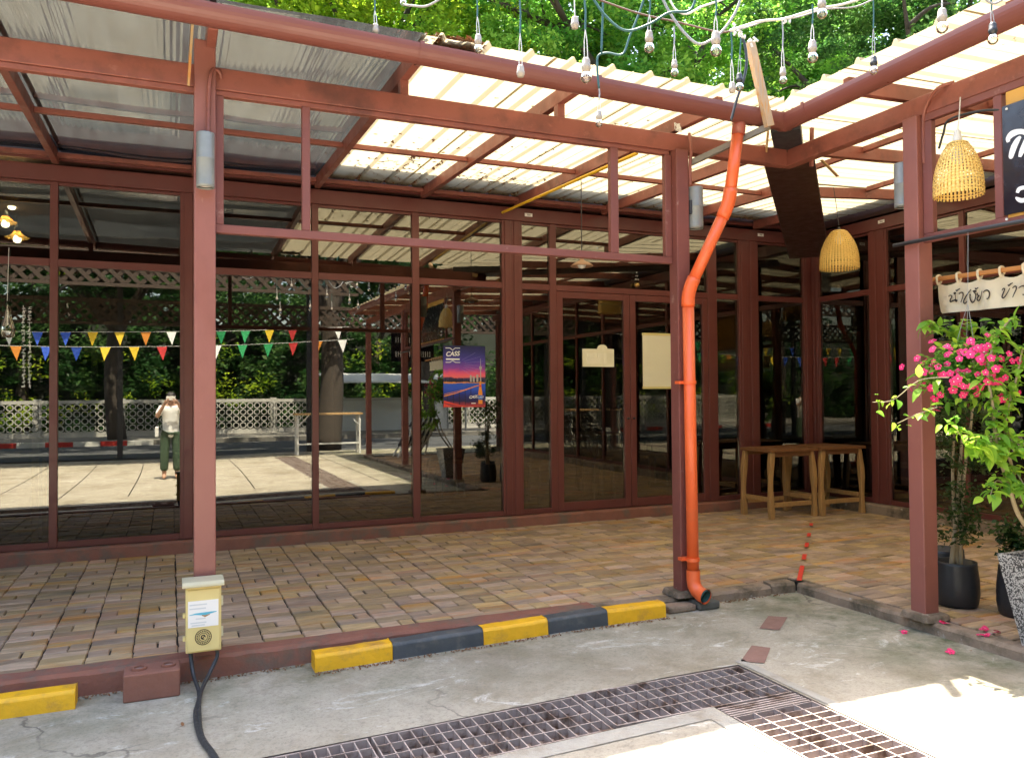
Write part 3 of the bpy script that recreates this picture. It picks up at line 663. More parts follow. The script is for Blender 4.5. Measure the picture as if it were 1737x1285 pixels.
# gutters
def gutter(name, label, p0, p1, n=24, r=.078):
    g = thing(name, label, 'gutter', p0); p0 = Vector(p0); p1 = Vector(p1); d = (p1 - p0).normalized(); s = Vector((0, 0, 1)).cross(d).normalized(); u = d.cross(s)
    mb = MB(); vs = []; ang = [math.pi * 1.0 + math.pi * i / 14 for i in range(15)]; prof = [(math.cos(a) * r, math.sin(a) * r) for a in ang]
    prof = [(-r, .012)] + prof + [(r, .012)]; inner = [(x * .955, z * .955 if z < 0 else z) for x, z in prof][::-1]; ring = prof + inner; k = len(ring); N = 30
    for i in range(N + 1):
        p = p0 + (p1 - p0) * i / N
        vs += [p + s * x + u * z for x, z in ring]
    mb.add(vs, [(i * k + j, i * k + (j + 1) % k, (i + 1) * k + (j + 1) % k, (i + 1) * k + j) for i in range(N) for j in range(k)] + [tuple(range(k))])
    obj('trough', mb, m_gutter, g, smooth=False)
    return g, p0, d, s, u
def band(g, p, d, s, u, r=.083):
    mb = MB(); vs = []; ring = [(math.cos(math.pi + math.pi * i / 14) * r, math.sin(math.pi + math.pi * i / 14) * r) for i in range(15)]
    ring = [(-r, .02)] + ring + [(r, .02)]; k = len(ring)
    for t in (-.012, .012): vs += [p + d * t + s * x + u * z for x, z in ring]
    for t in (.012, -.012): vs += [p + d * t + s * x * .93 + u * z * .93 for x, z in ring]
    mb.add(vs, [(j, j + 1, k + j + 1, k + j) for j in range(k - 1)] + [(k + j, k + j + 1, 2 * k + j + 1, 2 * k + j) for j in range(k - 1)] + [(2 * k + j, 2 * k + j + 1, 3 * k + j + 1, 3 * k + j) for j in range(k - 1)])
    obj('bracket', mb, m_gutter, g)
GZ = lambda x: 3.419 - .02 * x
g1 = gutter('roof_gutter', 'half round red gutter along the front patio canopy', (-7.6, 4.30, GZ(-7.6)), (3.90, 4.30, GZ(3.90)))
for x in (-2, 1.28, 2.40, 3.62): band(g1[0], Vector((x, 4.30, GZ(x))), *g1[2:])
g2 = gutter('roof_gutter', 'half round red gutter along the side wing canopy', (3.90, 4.30, GZ(3.9) - .003), (3.90, -2.9, GZ(3.9) + .114))
for y in (4.05, 2.45, .8): band(g2[0], Vector((3.90, y, GZ(3.9) + (4.3 - y) * .0158)), *g2[2:])
# rounded mitre box at the inner corner
mb = MB(); mb.lathe([(.002, -.085), (.05, -.072), (.078, -.03), (.084, .014), (.074, .014), (.06, -.03), (.002, -.06)], 24, (3.90, 4.30, GZ(3.9)))
obj('mitre', mb, m_gutter, g1[0], smooth=True)
# orange downpipe
dp = thing('downpipe', 'bright orange plastic downpipe bending from the gutter to the post', 'pipe', (3.26, 4.52, PAV))
P = [Vector(p) for p in ((3.525, 4.335, 3.205), (3.47, 4.37, 2.735), (3.255, 4.545, 2.150), (3.262, 4.535, .175))]
obj('outlet_stub', MB().tube([(3.535, 4.325, 3.325), (3.527, 4.333, 3.20)], .045, 20), m_orange2, dp, smooth=True)
def pipe(nm, a, b, r=.040, n=24): return obj(nm, MB().tube([a, b], r, n), m_orange, dp, smooth=True)
def elbow(a, c, b, r=.0455, t=.07):
    q0 = c + (a - c).normalized() * t; q1 = c + (b - c).normalized() * t; pts = [q0 + (q0 - c) * .45]
    for i in range(9):
        s = i / 8; pts.append(q0 * (1 - s) ** 2 + c * 2 * s * (1 - s) + q1 * s * s)
    pts.append(q1 + (q1 - c) * .45); obj('elbow', MB().tube(pts, r, 24), m_orange, dp, smooth=True)
pipe('upper_pipe', P[0], P[1]); pipe('offset_pipe', P[1], P[2]); pipe('lower_pipe', P[2], P[3])
elbow(P[0], P[1], P[2]); elbow(P[1], P[2], P[3])
oc = Vector((3.262, 4.535, .150)); mb = MB(); pts = [(3.262, 4.535, .26), (3.262, 4.535, .19), (3.262, 4.525, .155), (3.268, 4.500, .125), (3.276, 4.460, .105), (3.283, 4.425, .100)]
mb.tube(pts, .046, 24, cap=False, rads=[.046, .046, .047, .048, .05, .051]); obj('outlet', mb, m_orange, dp, smooth=True)
mb = MB(); mb.tube([(3.270, 4.49, .12), (3.283, 4.427, .100)], .043, 24, cap=False); mb.tube([(3.272, 4.48, .117), (3.272, 4.476, .1165)], .043, 24)
obj('outlet_lining', mb, M('teal_lining', (.05, .13, .13), .5), dp, smooth=True)
for z in (1.53, .33):
    c = P[3] + (P[2] - P[3]) * ((z - P[3].z) / (P[2].z - P[3].z))
    obj('clamp', MB().tube([c - Vector((0, 0, .011)), c + Vector((0, 0, .011))], .046, 24).box(c.x - .075, c.x, c.y + .02, c.y + .066, c.z - .010, c.z + .010), m_orange, dp)
# wooden prop, grey brace, valley board
mb = MB().bar((3.525, 4.20, 3.775), (3.682, 4.205, 3.235), .058, .036, up=(0, 1, 0)); tag(obj('wooden_prop', mb, M('weathered_batten', (.50, .34, .20), .7, .3, 5, stretch=(12, 12, 1), bump=.4, patch=(.55, .27, .08), pscale=5, plo=.5, phi=.6)), 'weathered wooden batten leaning on the gutter by the corner', 'batten')
mb = MB().bar((3.345, 4.62, 3.065), (3.70, 4.22, 3.245), .035, .038); tag(obj('grey_brace', mb, M('grey_batten', (.20, .18, .15), .8, .3, 6, bump=.3)), 'grey wooden brace from the post to the gutter corner', 'batten')
vb = thing('valley_gutter', 'dark brown valley board under the meeting line of the two roofs', 'valley board', (4.3, 4.7, 3.2))
dv = Vector((1, 1, 0)).normalized(); sv = Vector((1, -1, 0)).normalized()
a = Vector((4.24, 4.66, 3.255)); b = Vector((7.28, 7.64, 3.13))
mb = MB()
for (t, w, hh) in ((0, .185, .015), (1, .235, .015)):
    p = a.lerp(b, t)
    for q, zz in ((-w, .012), (-w * .95, 0), (w * .95, 0), (w, .012)): mb.v.append(tuple(p + sv * q + Vector((0, 0, zz))))
    for q, zz in ((w, .024), (w * .95, .012), (-w * .95, .012), (-w, .024)): mb.v.append(tuple(p + sv * q + Vector((0, 0, zz))))
mb.add([], []); mb.f = [[j, (j + 1) % 8, 8 + (j + 1) % 8, 8 + j] for j in range(8)] + [list(range(8)), list(range(8, 16))[::-1]]; mb.m = [0] * 10; mb.r = [0] * 10
obj('board', mb, m_plate, vb)
mb = MB(); pa = Vector((3.97, 4.37, 3.34)); pb = Vector((4.55, 4.95, 3.30))
mb.bar(pa, pb, .20, .10); obj('trough', mb, m_dark, vb)
obj('hanger', MB().bar((4.335, 4.50, 3.40), (4.345, 4.52, 3.12), .022, .022), m_red, vb)
obj('hanger', MB().bar((3.86, 4.42, 3.30), (4.16, 4.80, 3.225), .012, .05), m_woodpale, vb)
obj('strap', MB().bar((4.56, 4.64, 3.225), (4.68, 4.60, 3.10), .006, .09, up=(1, 1, 0)), M('tan_board', (.45, .28, .12), .7), vb)
# yellow conduit under the roof
mb = MB().tube(smooth_pts([(3.20, 7.72, 3.37), (3.245, 7.4, 3.375), (3.29, 6.4, 3.352), (3.335, 5.30, 3.325)]), .014, 10)
tag(obj('yellow_conduit', mb, M('yellow_pvc', (.75, .45, .02), .4), smooth=True), 'yellow plastic conduit running under the cream roof', 'conduit')

# cylinder lamps on the posts
def cyl_lamp(x, y, z0, z1, r, label, ox, oy, mount):
    t = thing('wall_lamp', label, 'lamp', (x, y, z0), 'grey cylinder lamps on the posts')
    obj('housing', MB().lathe([(r * .82, .006), (r * .84, 0), (r, 0), (r, .012), (r * 1.015, .014), (r, .018), (r, (z1 - z0) * .52), (r * 1.02, (z1 - z0) * .525), (r, (z1 - z0) * .535), (r, z1 - z0 - .005), (r * .97, z1 - z0), (r * .4, z1 - z0)], 32, (x, y, z0)), m_lampg, t, smooth=True)
    obj('lens', MB().lathe([(r * .83, .012), (.001, .012)], 24, (x, y, z0)), m_white, t)
    obj('bracket', MB().box(*mount), m_dark, t, bevel=.004)
    return t
cyl_lamp(.170, 4.565, 2.575, 2.870, .046, 'grey cylinder lamp on the left post above the yellow box', 0, 1, (.145, .195, 4.60, 4.619, 2.68, 2.76))
cyl_lamp(3.378, 4.615, 2.605, 2.895, .052, 'grey cylinder lamp beside the orange downpipe', 0, 1, (3.319, 3.34, 4.59, 4.64, 2.70, 2.80))
cyl_lamp(4.285, 3.672, 2.625, 2.905, .054, 'grey cylinder lamp on the post next to the hanging flowers', 0, 1, (4.25, 4.32, 3.6055, 3.63, 2.71, 2.80))
for pts, lb in (([(.185, 4.575, 2.86), (.187, 4.60, 3.00), (.19, 4.605, 3.12), (.197, 4.60, 3.20), (.215, 4.625, 3.245), (.245, 4.645, 3.24), (.255, 4.66, 3.21)], 'brown conduit bending over the beam at the left post'),
                ([(3.325, 4.60, 2.90), (3.322, 4.595, 3.05), (3.335, 4.60, 3.15), (3.35, 4.64, 3.28)], 'brown conduit above the lamp beside the downpipe'),
                ([(4.25, 3.49, 2.85), (4.245, 3.485, 3.10), (4.235, 3.45, 3.20), (4.22, 3.36, 3.265), (4.26, 3.28, 3.28)], 'brown conduit bending over the beam at the plant post')):
    tag(obj('conduit', MB().tube(smooth_pts(pts), .011, 10), m_red, smooth=True), lb, 'conduit')
# number tags on the beam
for (o_, u_, lb, txt) in (((3.56, GYL - .053, 3.40), (1, 0, 0), 'small white number tag above the pilaster near the poster', '366'), ((6.71, GYL - .053, 3.41), (1, 0, 0), 'small white number tag above the two wooden tables', '366'), ((GXR - .054, 6.73, 3.41), (0, -1, 0), 'small white number tag on the side wing beam', '366')):
    t = thing('number_tag', lb, 'tag', o_); u_ = Vector(u_); nrm = u_.cross(Vector((0, 0, 1)))
    mb = MB().prism([(-.045, -.018), (.045, -.018), (.045, .018), (-.045, .018)], Vector(o_), u_, (0, 0, 1), .003); obj('plate', mb, m_signwhite, t)
    text_part(txt, .03, m_ink, t, Vector(o_) + nrm * .0045, u_, (0, 0, 1))

# ------------------------------------------------------------------ trees
def leaf_cloud(centers, spread, per, size, flat=.7, droop=0.0, rnd=None):
    n = len(centers) * per
    c = np.repeat(np.array(centers), per, 0); sp = np.repeat(np.array(spread), per)[:, None]
    off = rng.normal(0, 1, (n, 3)); off /= (np.linalg.norm(off, axis=1, keepdims=True) + 1e-6); off *= rng.random((n, 1)) ** .5
    off[:, 2] *= flat; p = c + off * sp
    L = rng.uniform(.6, 1.4, n) * size; W = L * rng.uniform(.35, .6, n)
    d = rng.normal(0, 1, (n, 3)); d[:, 2] = d[:, 2] * .5 - droop; d /= np.linalg.norm(d, axis=1, keepdims=True)
    up = rng.normal(0, .55, (n, 3)); up[:, 2] += 1; s = np.cross(d, up); s /= np.linalg.norm(s, axis=1, keepdims=True)
    a = p - d * L[:, None] / 2; b = p + d * L[:, None] / 2; m_ = p + np.cross(s, d) * (L * .12)[:, None]
    v = np.stack([a, m_ + s * W[:, None] / 2, b, m_ - s * W[:, None] / 2], 1).reshape(-1, 3)
    r = np.repeat(rng.random(len(centers)) if rnd is None else rnd, per) * .65 + rng.random(n) * .35
    return v, r
def quads_obj(name, v, r, mat, parent, off):
    n = len(v) // 4; me = bpy.data.meshes.new(name); me.vertices.add(4 * n); me.vertices.foreach_set('co', (v - np.array(off)).astype(np.float32).ravel())
    me.loops.add(4 * n); me.loops.foreach_set('vertex_index', np.arange(4 * n, dtype=np.int32)); me.polygons.add(n)
    me.polygons.foreach_set('loop_start', np.arange(0, 4 * n, 4, dtype=np.int32)); me.polygons.foreach_set('loop_total', np.full(n, 4, np.int32))
    a = me.attributes.new('rnd', 'FLOAT', 'FACE'); a.data.foreach_set('value', (r * .98).astype(np.float32)); me.update(calc_edges=True)
    me.materials.append(mat); o = bpy.data.objects.new(name, me); COL.objects.link(o)
    if parent is not None: o.parent = parent
    return o
m_leafA = leafmat('leaf_yellow_green', (.30, .45, .03), .65, .35)
m_leafB = leafmat('leaf_fresh_green', (.18, .40, .055), .62, .38)
m_leafC = leafmat('leaf_deep_green', (.075, .19, .04), .55, .42)
m_leafS = leafmat('leaf_street_green', (.045, .115, .03), .45, .5)
def tree(label, base, trunk_h, tr, crown_c, crown_r, nclump, per, mat, size=.10, group='trees behind the canopy', flat=.6, lean=(0, 0), limbs=9):
    base = Vector(base); t = thing('tree', label, 'tree', base, group); top = base + Vector((lean[0], lean[1], trunk_h))
    mb = MB(); mid = base.lerp(top, .5) + Vector((random.uniform(-.15, .15), random.uniform(-.1, .1), 0))
    mb.tube(smooth_pts([base, mid, top], 5), tr, 10, rads=[tr * (1.25 - .5 * i / 10) for i in range(11)])
    cc = np.array(crown_c); cr = np.array(crown_r); cents = []; spr = []
    for i in range(limbs):
        a = 2 * math.pi * i / limbs + random.uniform(-.3, .3); e = random.uniform(.1, 1.0)
        tip = Vector(cc + cr * np.array([math.cos(a) * math.cos(e), math.sin(a) * math.cos(e), math.sin(e) - .25]) * random.uniform(.6, .9))
        st = base.lerp(top, random.uniform(.7, 1)); md = st.lerp(tip, .5) + Vector((0, 0, random.uniform(.0, .5)))
        pts = smooth_pts([st, md, tip], 5); mb.tube(pts, .05, 6, rads=[tr * .5 * (1 - .85 * k / 10) for k in range(11)])
        for k in range(3):
            q = Vector(pts[random.randint(4, 9)]); e2 = q + Vector((random.uniform(-1, 1), random.uniform(-1, 1), random.uniform(-.2, .8))) * cr[0] * .35
            mb.tube(smooth_pts([q, q.lerp(e2, .5) + Vector((0, 0, .12)), e2], 3), .02, 5, rads=[tr * .2 * (1 - .8 * k2 / 6) for k2 in range(7)])
    obj('trunk', mb, m_trunk, t, smooth=True)
    for i in range(nclump):
        d = rng.normal(0, 1, 3); d /= np.linalg.norm(d); d *= rng.random() ** .45
        cents.append(cc + d * cr); spr.append(rng.uniform(.45, 1.0) * cr.mean() * .17)
    v, r = leaf_cloud(cents, spr, per, size, flat, .2)
    quads_obj('crown', v, r, mat, t, base); return t
tree('bright yellow green tree behind the front canopy', (2.2, 13.0, 0), 5.0, .20, (2.4, 12.6, 7.6), (3.4, 2.0, 2.9), 330, 170, m_leafA, .105)
tree('fresh green tree rising left above the smoked sheets', (-2.2, 14.5, 0), 5.5, .22, (-1.4, 14.2, 8.6), (3.2, 2.2, 3.2), 260, 150, m_leafB, .12)
tree('tall green tree with dark trunk behind the roof corner', (8.4, 12.5, 0), 7.4, .26, (7.2, 12.2, 8.0), (3.8, 2.2, 3.3), 460, 190, m_leafB, .095, lean=(-.5, 0))
tree('deep green tree at the far right above the side wing', (12.6, 10.2, 0), 5.0, .24, (11.8, 9.6, 7.6), (3.2, 2.6, 3.2), 360, 170, m_leafC, .095)
tree('large shady tree further behind between the others', (6.0, 19.5, 0), 6.5, .30, (5.2, 19.0, 9.5), (6.6, 2.6, 5.0), 620, 160, m_leafB, .17)
tree('dense green tree behind the meeting point of the two gutters', (14.6, 15.2, 0), 6.4, .34, (13.9, 14.6, 8.4), (4.4, 3.0, 4.2), 620, 170, m_leafB, .13)
tree('pale green tree far behind the left end of the gutter', (-1.8, 20.5, 0), 6.5, .28, (-.6, 20.0, 10.2), (4.6, 2.6, 4.4), 200, 110, m_leafB, .19)

# ------------------------------------------------------------------ electrical box and its cables
m_boxy = M('yellow_box_plastic', (.72, .58, .24), .45, .08, 6); m_boxlid = M('pale_lid', (.55, .50, .33), .5, .1, 6)
eb = thing('electrical_box', 'pale yellow electrical box with sticker and round emblem on the post', 'electrical box', (.158, 4.55, .13))
obj('body', MB().box(.072, .246, 4.49, 4.616, .128, .468), m_boxy, eb, bevel=.006, seg=2)
mb = MB().prism([(0, 0), (.15, 0), (.15, .028), (.012, .028), (0, .014)], (.26, 4.462, .470), (0, 1, 0), (0, 0, 1), -.205); obj('lid', mb, m_boxlid, eb, bevel=.003)
mb = MB().box(.080, .238, 4.484, 4.4895, .136, .455); face = obj('door', mb, m_boxy, eb, bevel=.003)
obj('sticker', MB().box(.083, .231, 4.4818, 4.4838, .262, .398), m_signwhite, face)
mc = M('cyan_print', (.10, .45, .60), .5); mg = M('grey_print', (.62, .64, .65), .5)
mb = MB()
for i, (a, b, z) in enumerate(((.09, .175, .378), (.09, .17, .358), (.12, .168, .305), (.095, .172, .285), (.10, .165, .272))): mb.stroke([(a, z, .007), (b, z, .007)], (0, 4.4816, 0), (1, 0, 0), (0, 0, 1), .007, .0005)
obj('print', mb, mg, face)
mb = MB().stroke([(.088, .327, .002), (.12, .331, .008), (.16, .328, .016), (.2, .333, .009), (.222, .335, .003)], (0, 4.4815, 0), (1, 0, 0), (0, 0, 1), .01, .0005); obj('print', mb, mc, face)
mb = MB().stroke([(.15, .322, .004), (.165, .316, .010), (.19, .324, .003)], (0, 4.4813, 0), (1, 0, 0), (0, 0, 1), .01, .0005); obj('print', mb, M('tan_print', (.4, .22, .08), .5), face)
mb = MB()
def ring(mb, cx_, cz_, r, w, y, n=28, a0=0, a1=2 * math.pi): mb.stroke([(cx_ + r * math.cos(a0 + (a1 - a0) * i / n), cz_ + r * math.sin(a0 + (a1 - a0) * i / n), w) for i in range(n + 1)], (0, y, 0), (1, 0, 0), (0, 0, 1), w, .0005)
ring(mb, .157, .208, .039, .004, 4.4826); ring(mb, .157, .208, .021, .003, 4.4826)
for i in range(22): a = 2 * math.pi * i / 22; mb.stroke([(.157 + .026 * math.cos(a), .208 + .026 * math.sin(a)), (.157 + .034 * math.cos(a), .208 + .034 * math.sin(a))], (0, 4.4826, 0), (1, 0, 0), (0, 0, 1), .005, .0005)
ring(mb, .157, .208, .010, .006, 4.4826, 12, 0.6, 5.2); mb.stroke([(.150, .2), (.163, .213), (.170, .207)], (0, 4.4826, 0), (1, 0, 0), (0, 0, 1), .005, .0005)
obj('emblem', mb, m_ink, face)
for z in (.19, .31): obj('latch', MB().box(.058, .0715, 4.50, 4.53, z, z + .022), m_boxy, eb, bevel=.002)
for z in (.20, .36): obj('hinge', MB().tube([(.250, 4.50, z), (.250, 4.50, z + .05)], .006, 8), m_boxlid, eb)
for lb, sx_, dx in (('left of two black cables running from the yellow box over the concrete', .095, 0), ('right of two black cables running from the yellow box over the concrete', .222, .022)):
    g0 = on_z(338, 1180, -.03); pts = [(sx_, 4.53, .135), (sx_ + .004, 4.515, .09), (sx_ * .6 + g0.x * .4, 4.47, .02), (g0.x + dx * .3, g0.y + .02, -.028 + dx * .3)]
    for q in ((331 + dx * 300, 1208), (338 + dx * 200, 1245), (356 + dx * 200, 1272), (372 + dx * 300, 1300)):
        p = on_z(q[0], q[1], -.03); pts.append((p.x, p.y, zg(p.x) + .014))
    tag(obj('power_cable', MB().tube(smooth_pts(pts), .010, 10), m_cable, smooth=True), lb, 'cable', 'cables from the yellow box')

# ------------------------------------------------------------------ wooden tables in the corner
def wood_table(x0, x1, y0, y1, h, label):
    t = thing('wooden_table', label, 'table', ((x0 + x1) / 2, (y0 + y1) / 2, PAV), 'rustic tables in the corner')
    n = 4; w = (y1 - y0) / n
    for i in range(n): obj('plank', MB().box(x0 + random.uniform(-.012, .012), x1 + random.uniform(-.012, .012), y0 + i * w + .002, y0 + (i + 1) * w - .002, PAV + h - .032, PAV + h + random.uniform(-.003, .003)), m_woodbrown, t, bevel=.004)
    for ya, yb in ((y0 + .04, y0 + .075), (y1 - .075, y1 - .04)): obj('apron', MB().box(x0 + .06, x1 - .06, ya, yb, PAV + h - .085, PAV + h - .034), m_woodbrown, t, bevel=.003)
    L = {}
    for i, sx_ in enumerate((-1, 1)):
        for j, sy in enumerate((-1, 1)):
            bx = (x0 + .05, x1 - .05)[i]; by = (y0 + .05, y1 - .05)[j]; mb = MB(); k = 7; vs = []
            for q in range(k + 1):
                f = q / k; bow = .018 * math.sin(math.pi * f) * sx_; sp = .018 * (1 - f) * sx_; wd = .027 + .005 * math.sin(9 * f + i * 2 + j)
                cxp = bx + bow + sp; cyp = by + .01 * sy * (1 - f); z = PAV + (h - .035) * f
                vs += [(cxp - wd, cyp - wd * .9, z), (cxp + wd, cyp - wd * .9, z), (cxp + wd, cyp + wd * .9, z), (cxp - wd, cyp + wd * .9, z)]
            mb.add(vs, [(q * 4 + a, q * 4 + (a + 1) % 4, (q + 1) * 4 + (a + 1) % 4, (q + 1) * 4 + a) for q in range(k) for a in range(4)] + [(3, 2, 1, 0), (k * 4, k * 4 + 1, k * 4 + 2, k * 4 + 3)])
            obj('leg', mb, m_woodleg, t, bevel=.006, seg=2); L[(i, j)] = (bx, by)
    z = PAV + .155
    for (a, b) in (((0, 0), (1, 0)), ((0, 1), (1, 1))): obj('stretcher', MB().bar((L[a][0] + .02, L[a][1], z), (L[b][0] - .02, L[b][1], z), .035, .05), m_woodleg, t, bevel=.004)
    z += .055
    for (a, b) in (((0, 0), (0, 1)), ((1, 0), (1, 1))): obj('stretcher', MB().bar((L[a][0], L[a][1] + .02, z), (L[b][0], L[b][1] - .02, z), .035, .05), m_woodleg, t, bevel=.004)
m_woodleg = M('teak_leg', (.42, .24, .09), .5, .4, 4, stretch=(14, 14, 1.2), bump=.25, bscale=30)
wood_table(6.07, 6.74, 6.98, 7.52, .77, 'left of two rustic wooden tables in the glass corner')
wood_table(6.76, 7.42, 6.94, 7.56, .775, 'right of two rustic wooden tables in the glass corner')

# ------------------------------------------------------------------ woven pendant lamps
def basket_lamp(c, r, h, cord_top, label, socket=True):
    c = Vector(c); t = thing('basket_lamp', label, 'lamp', c, 'woven basket pendant lamps')
    prof = lambda f: r * (.42 + .58 * (1 - (1 - min(1, f * 1.02)) ** 2.6))          # f 0 top -> 1 bottom
    mb = MB(); nv = 40; nr = 17; wv = .0042
    def pt(a, f, o=0): q = prof(f) + o; return Vector((c.x + q * math.cos(a), c.y + q * math.sin(a), c.z + h * (1 - f)))
    for i in range(nv):
        a = 2 * math.pi * i / nv; da = .30 * 2 * math.pi / nv; vs = []
        fs_ = [j / 24 for j in range(25)] + [1.03]
        for j, f in enumerate(fs_):
            o = .0022 * (1 if (i + j) % 2 else -1); vs += [pt(a - da / 1, f, o), pt(a + da / 1, f, o)]
        mb.add(vs, [(2 * j, 2 * j + 1, 2 * j + 3, 2 * j + 2) for j in range(len(fs_) - 1)])
    for j in range(nr):
        f = .03 + .94 * j / (nr - 1)
        if j == nr - 3: continue
        df = .0105; vs = []
        for i in range(2 * nv + 1):
            a = math.pi * i / nv; o = .0022 * (1 if (i // 2 + j) % 2 else -1); vs += [pt(a, f - df, o), pt(a, f + df, o)]
        mb.add(vs, [(2 * i, 2 * i + 2, 2 * i + 3, 2 * i + 1) for i in range(2 * nv)])
    obj('woven_shade', mb, m_wicker, t)
    mb = MB().lathe([(prof(0) + .003, h + .001), (prof(0) * .8, h + .012), (.02, h + .018)], 24, c); obj('crown_ring', mb, m_wicker, t)
    ct = Vector(cord_top); top = Vector((c.x, c.y, c.z + h))
    if socket: obj('socket', MB().lathe([(.026, .012), (.026, .04), (.02, .05), (.018, .075), (.008, .085)], 16, top), m_white, t, smooth=True)
    else: obj('socket', MB().lathe([(.018, .012), (.014, .04), (.006, .05)], 12, top), m_dark, t, smooth=True)
    obj('bulb', MB().lathe([(.001, -.12), (.025, -.11), (.035, -.085), (.03, -.05), (.016, -.01), (.016, .01)], 16, top), m_white, t, smooth=True)
    obj('cord', MB().tube([top + Vector((0, 0, .06)), top.lerp(ct, .5) + Vector((.004, 0, .03)), ct], .0035, 6), m_wirew if socket else m_dark, t)
basket_lamp((4.20, 3.222, 2.592), .132, .295, (4.215, 3.21, 3.16), 'larger woven basket lamp with white socket in front of the black sign')
pB = at_d(1424, 455, 7.6); basket_lamp((pB.x, pB.y, pB.z), .178, .345, (pB.x, 5.80, 3.42), 'woven basket lamp above the two wooden tables', False)
# small shaded pendant under the front canopy
pC = on_y(987, 452, 6.44)
t = thing('pendant_lamp', 'small brown cone pendant on a long cord under the cream roof', 'lamp', pC)
obj('shade', MB().lathe([(.10, 0), (.105, .006), (.075, .03), (.055, .04), (.022, .055), (.016, .085), (.004, .095)], 24, pC), M('brown_shade', (.34, .20, .12), .5), t, smooth=True)
obj('bulb', MB().lathe([(.001, -.02), (.03, -.012), (.04, .01), (.03, .03)], 16, pC), m_white, t, smooth=True)
obj('cord', MB().tube([pC + Vector((0, 0, .09)), (pC.x, pC.y, 3.44)], .004, 6), m_dark, t)

# ------------------------------------------------------------------ string lights
sl_n = [0]
def bulb(px, y0, y1, kind, wtop, label, glass=True, tilt=0):
    dpt = min(4.35, max(2.9, 142 / max(y1 - y0, 28 if glass else 24) * (1 if glass else .62)))
    s = (y1 - y0) * dpt / FPX / (.105 if glass else .062)
    top = at_d(px, y0, dpt); t = thing('string_bulb', label, 'bulb', top, 'bulbs of the string lights')
    msk = m_socketb if kind == 'b' else m_socketg
    prof = [(.006, 0), (.012, -.003), (.0165, -.012), (.017, -.03), (.0195, -.033), (.0195, -.047), (.016, -.05), (.016, -.058), (.001, -.058)]
    so = obj('socket', MB().lathe([(r * s, z * s) for r, z in prof], 16, top), msk, t, smooth=True)
    if glass:
        gp = [(.012, -.056), (.015, -.062), (.022, -.074), (.0235, -.084), (.020, -.095), (.011, -.103), (.001, -.105)]
        obj('glass_bulb', MB().lathe([(r * s, z * s) for r, z in gp], 20, top), m_bulb, t, smooth=True)
        obj('filament', MB().tube([top + Vector((-.004 * s, 0, -.06 * s)), top + Vector((-.006 * s, 0, -.08 * s)), top + Vector((.006 * s, 0, -.08 * s)), top + Vector((.004 * s, 0, -.06 * s))], .0016 * s, 5), m_white, t)
    w = at_d(wtop[0], wtop[1], dpt); 
    mid = top.lerp(w, .45) if (w - top).length > .12 else w
    off = AX[:, 0] * .007
    if (w - top).length > .12:
        for sg in (-1, 1): obj('lead', MB().tube([top + Vector(off) * sg, top.lerp(mid, .6) + Vector(off) * sg * .8, mid], .0022, 5), m_wirew if kind != 'b' else m_wiregrey, t)
        obj('drop_wire', MB().tube([mid, mid.lerp(w, .5) + Vector((.004, 0, 0)), w], .0042, 6), m_wireg if kind != 'g' else m_wiregrey, t)
    else: obj('lead', MB().tube([top, w], .003, 6), m_wirew, t)
B = [(637, 40, 72, 'w', (634, -8), 'string bulb hanging in front of the left gutter, alone', True), (684, -14, 10, 'w', (684, -30), 'string bulb half cut by the top picture edge near the left', True),
     (811, 58, 91, 'w', (808, -8), 'string bulb left of the empty socket, before bright leaves', True), (883, 110, 132, 'w', (881, -8), 'empty taped socket hanging on a loop before the gutter', False),
     (975, 28, 50, 'g', (974, -8), 'empty grey socket high beside the long black drop wire', False), (994, 98, 141, 'w', (991, -8), 'large string bulb overlapping the middle of the gutter', True),
     (1016, 187, 216, 'g', (1016, 148), 'lowest string bulb, hanging in front of the beam', True), (1101, 52, 90, 'w', (1102, -8), 'string bulb on short leads before yellow green leaves', True),
     (1144, 101, 130, 'g', (1143, 45), 'string bulb just above the sheet ends, right of the middle', True), (1214, 53, 96, 'w', (1214, -5), 'large string bulb with pale socket left of the wooden batten', True),
     (1242, 139, 158, 'w', (1240, 55), 'empty pale socket just left of the black string socket', False), (1254, 124, 155, 'b', (1256, 55), 'black socket string bulb beside the pale empty socket', True),
     (1328, 114, 143, 'g', (1327, 35), 'dark grey socket string bulb before the tree trunk', True), (1378, 68, 107, 'w', (1378, 8), 'string bulb with long leads right of the tree trunk', True),
     (1394, -6, 32, 'w', (1394, -30), 'big string bulb cut by the top picture edge', True), (1482, 95, 127, 'b', (1481, -8), 'black socket string bulb before the side wing gutter', True),
     (1598, 14, 57, 'w', (1598, -10), 'string bulb with taped socket above the side wing sheets', True), (1684, 38, 76, 'b', (1680, -8), 'rightmost string bulb, black socket before the gutter', True)]
for b in B: bulb(*b[:5], label=b[5], glass=b[6])
def wire(pts, d, r, mt, label):
    P_ = [at_d(p[0], p[1], (p[2] if len(p) > 2 else d)) for p in pts]
    tag(obj('string_wire', MB().tube(smooth_pts([tuple(p) for p in P_], 6), r, 7), mt, smooth=True), label, 'wire', 'wires of the string lights')
wire([(1238, 52), (1260, 45), (1290, 36), (1330, 32), (1385, 16), (1440, 5), (1520, -25)], 3.95, .006, m_wirew, 'pale twisted main wire running right from the batten top')
wire([(1240, 54), (1275, 44), (1300, 36), (1350, 30), (1400, 16), (1450, 12), (1490, -5)], 3.97, .004, m_wiregrey, 'grey wire twisted along the pale main wire')
wire([(1240, 53), (1215, 54), (1150, 38), (1080, 22), (1000, -6)], 4.1, .005, M('rusty_wire', (.13, .07, .05), .7), 'rusty tension wire running left behind the bulbs')
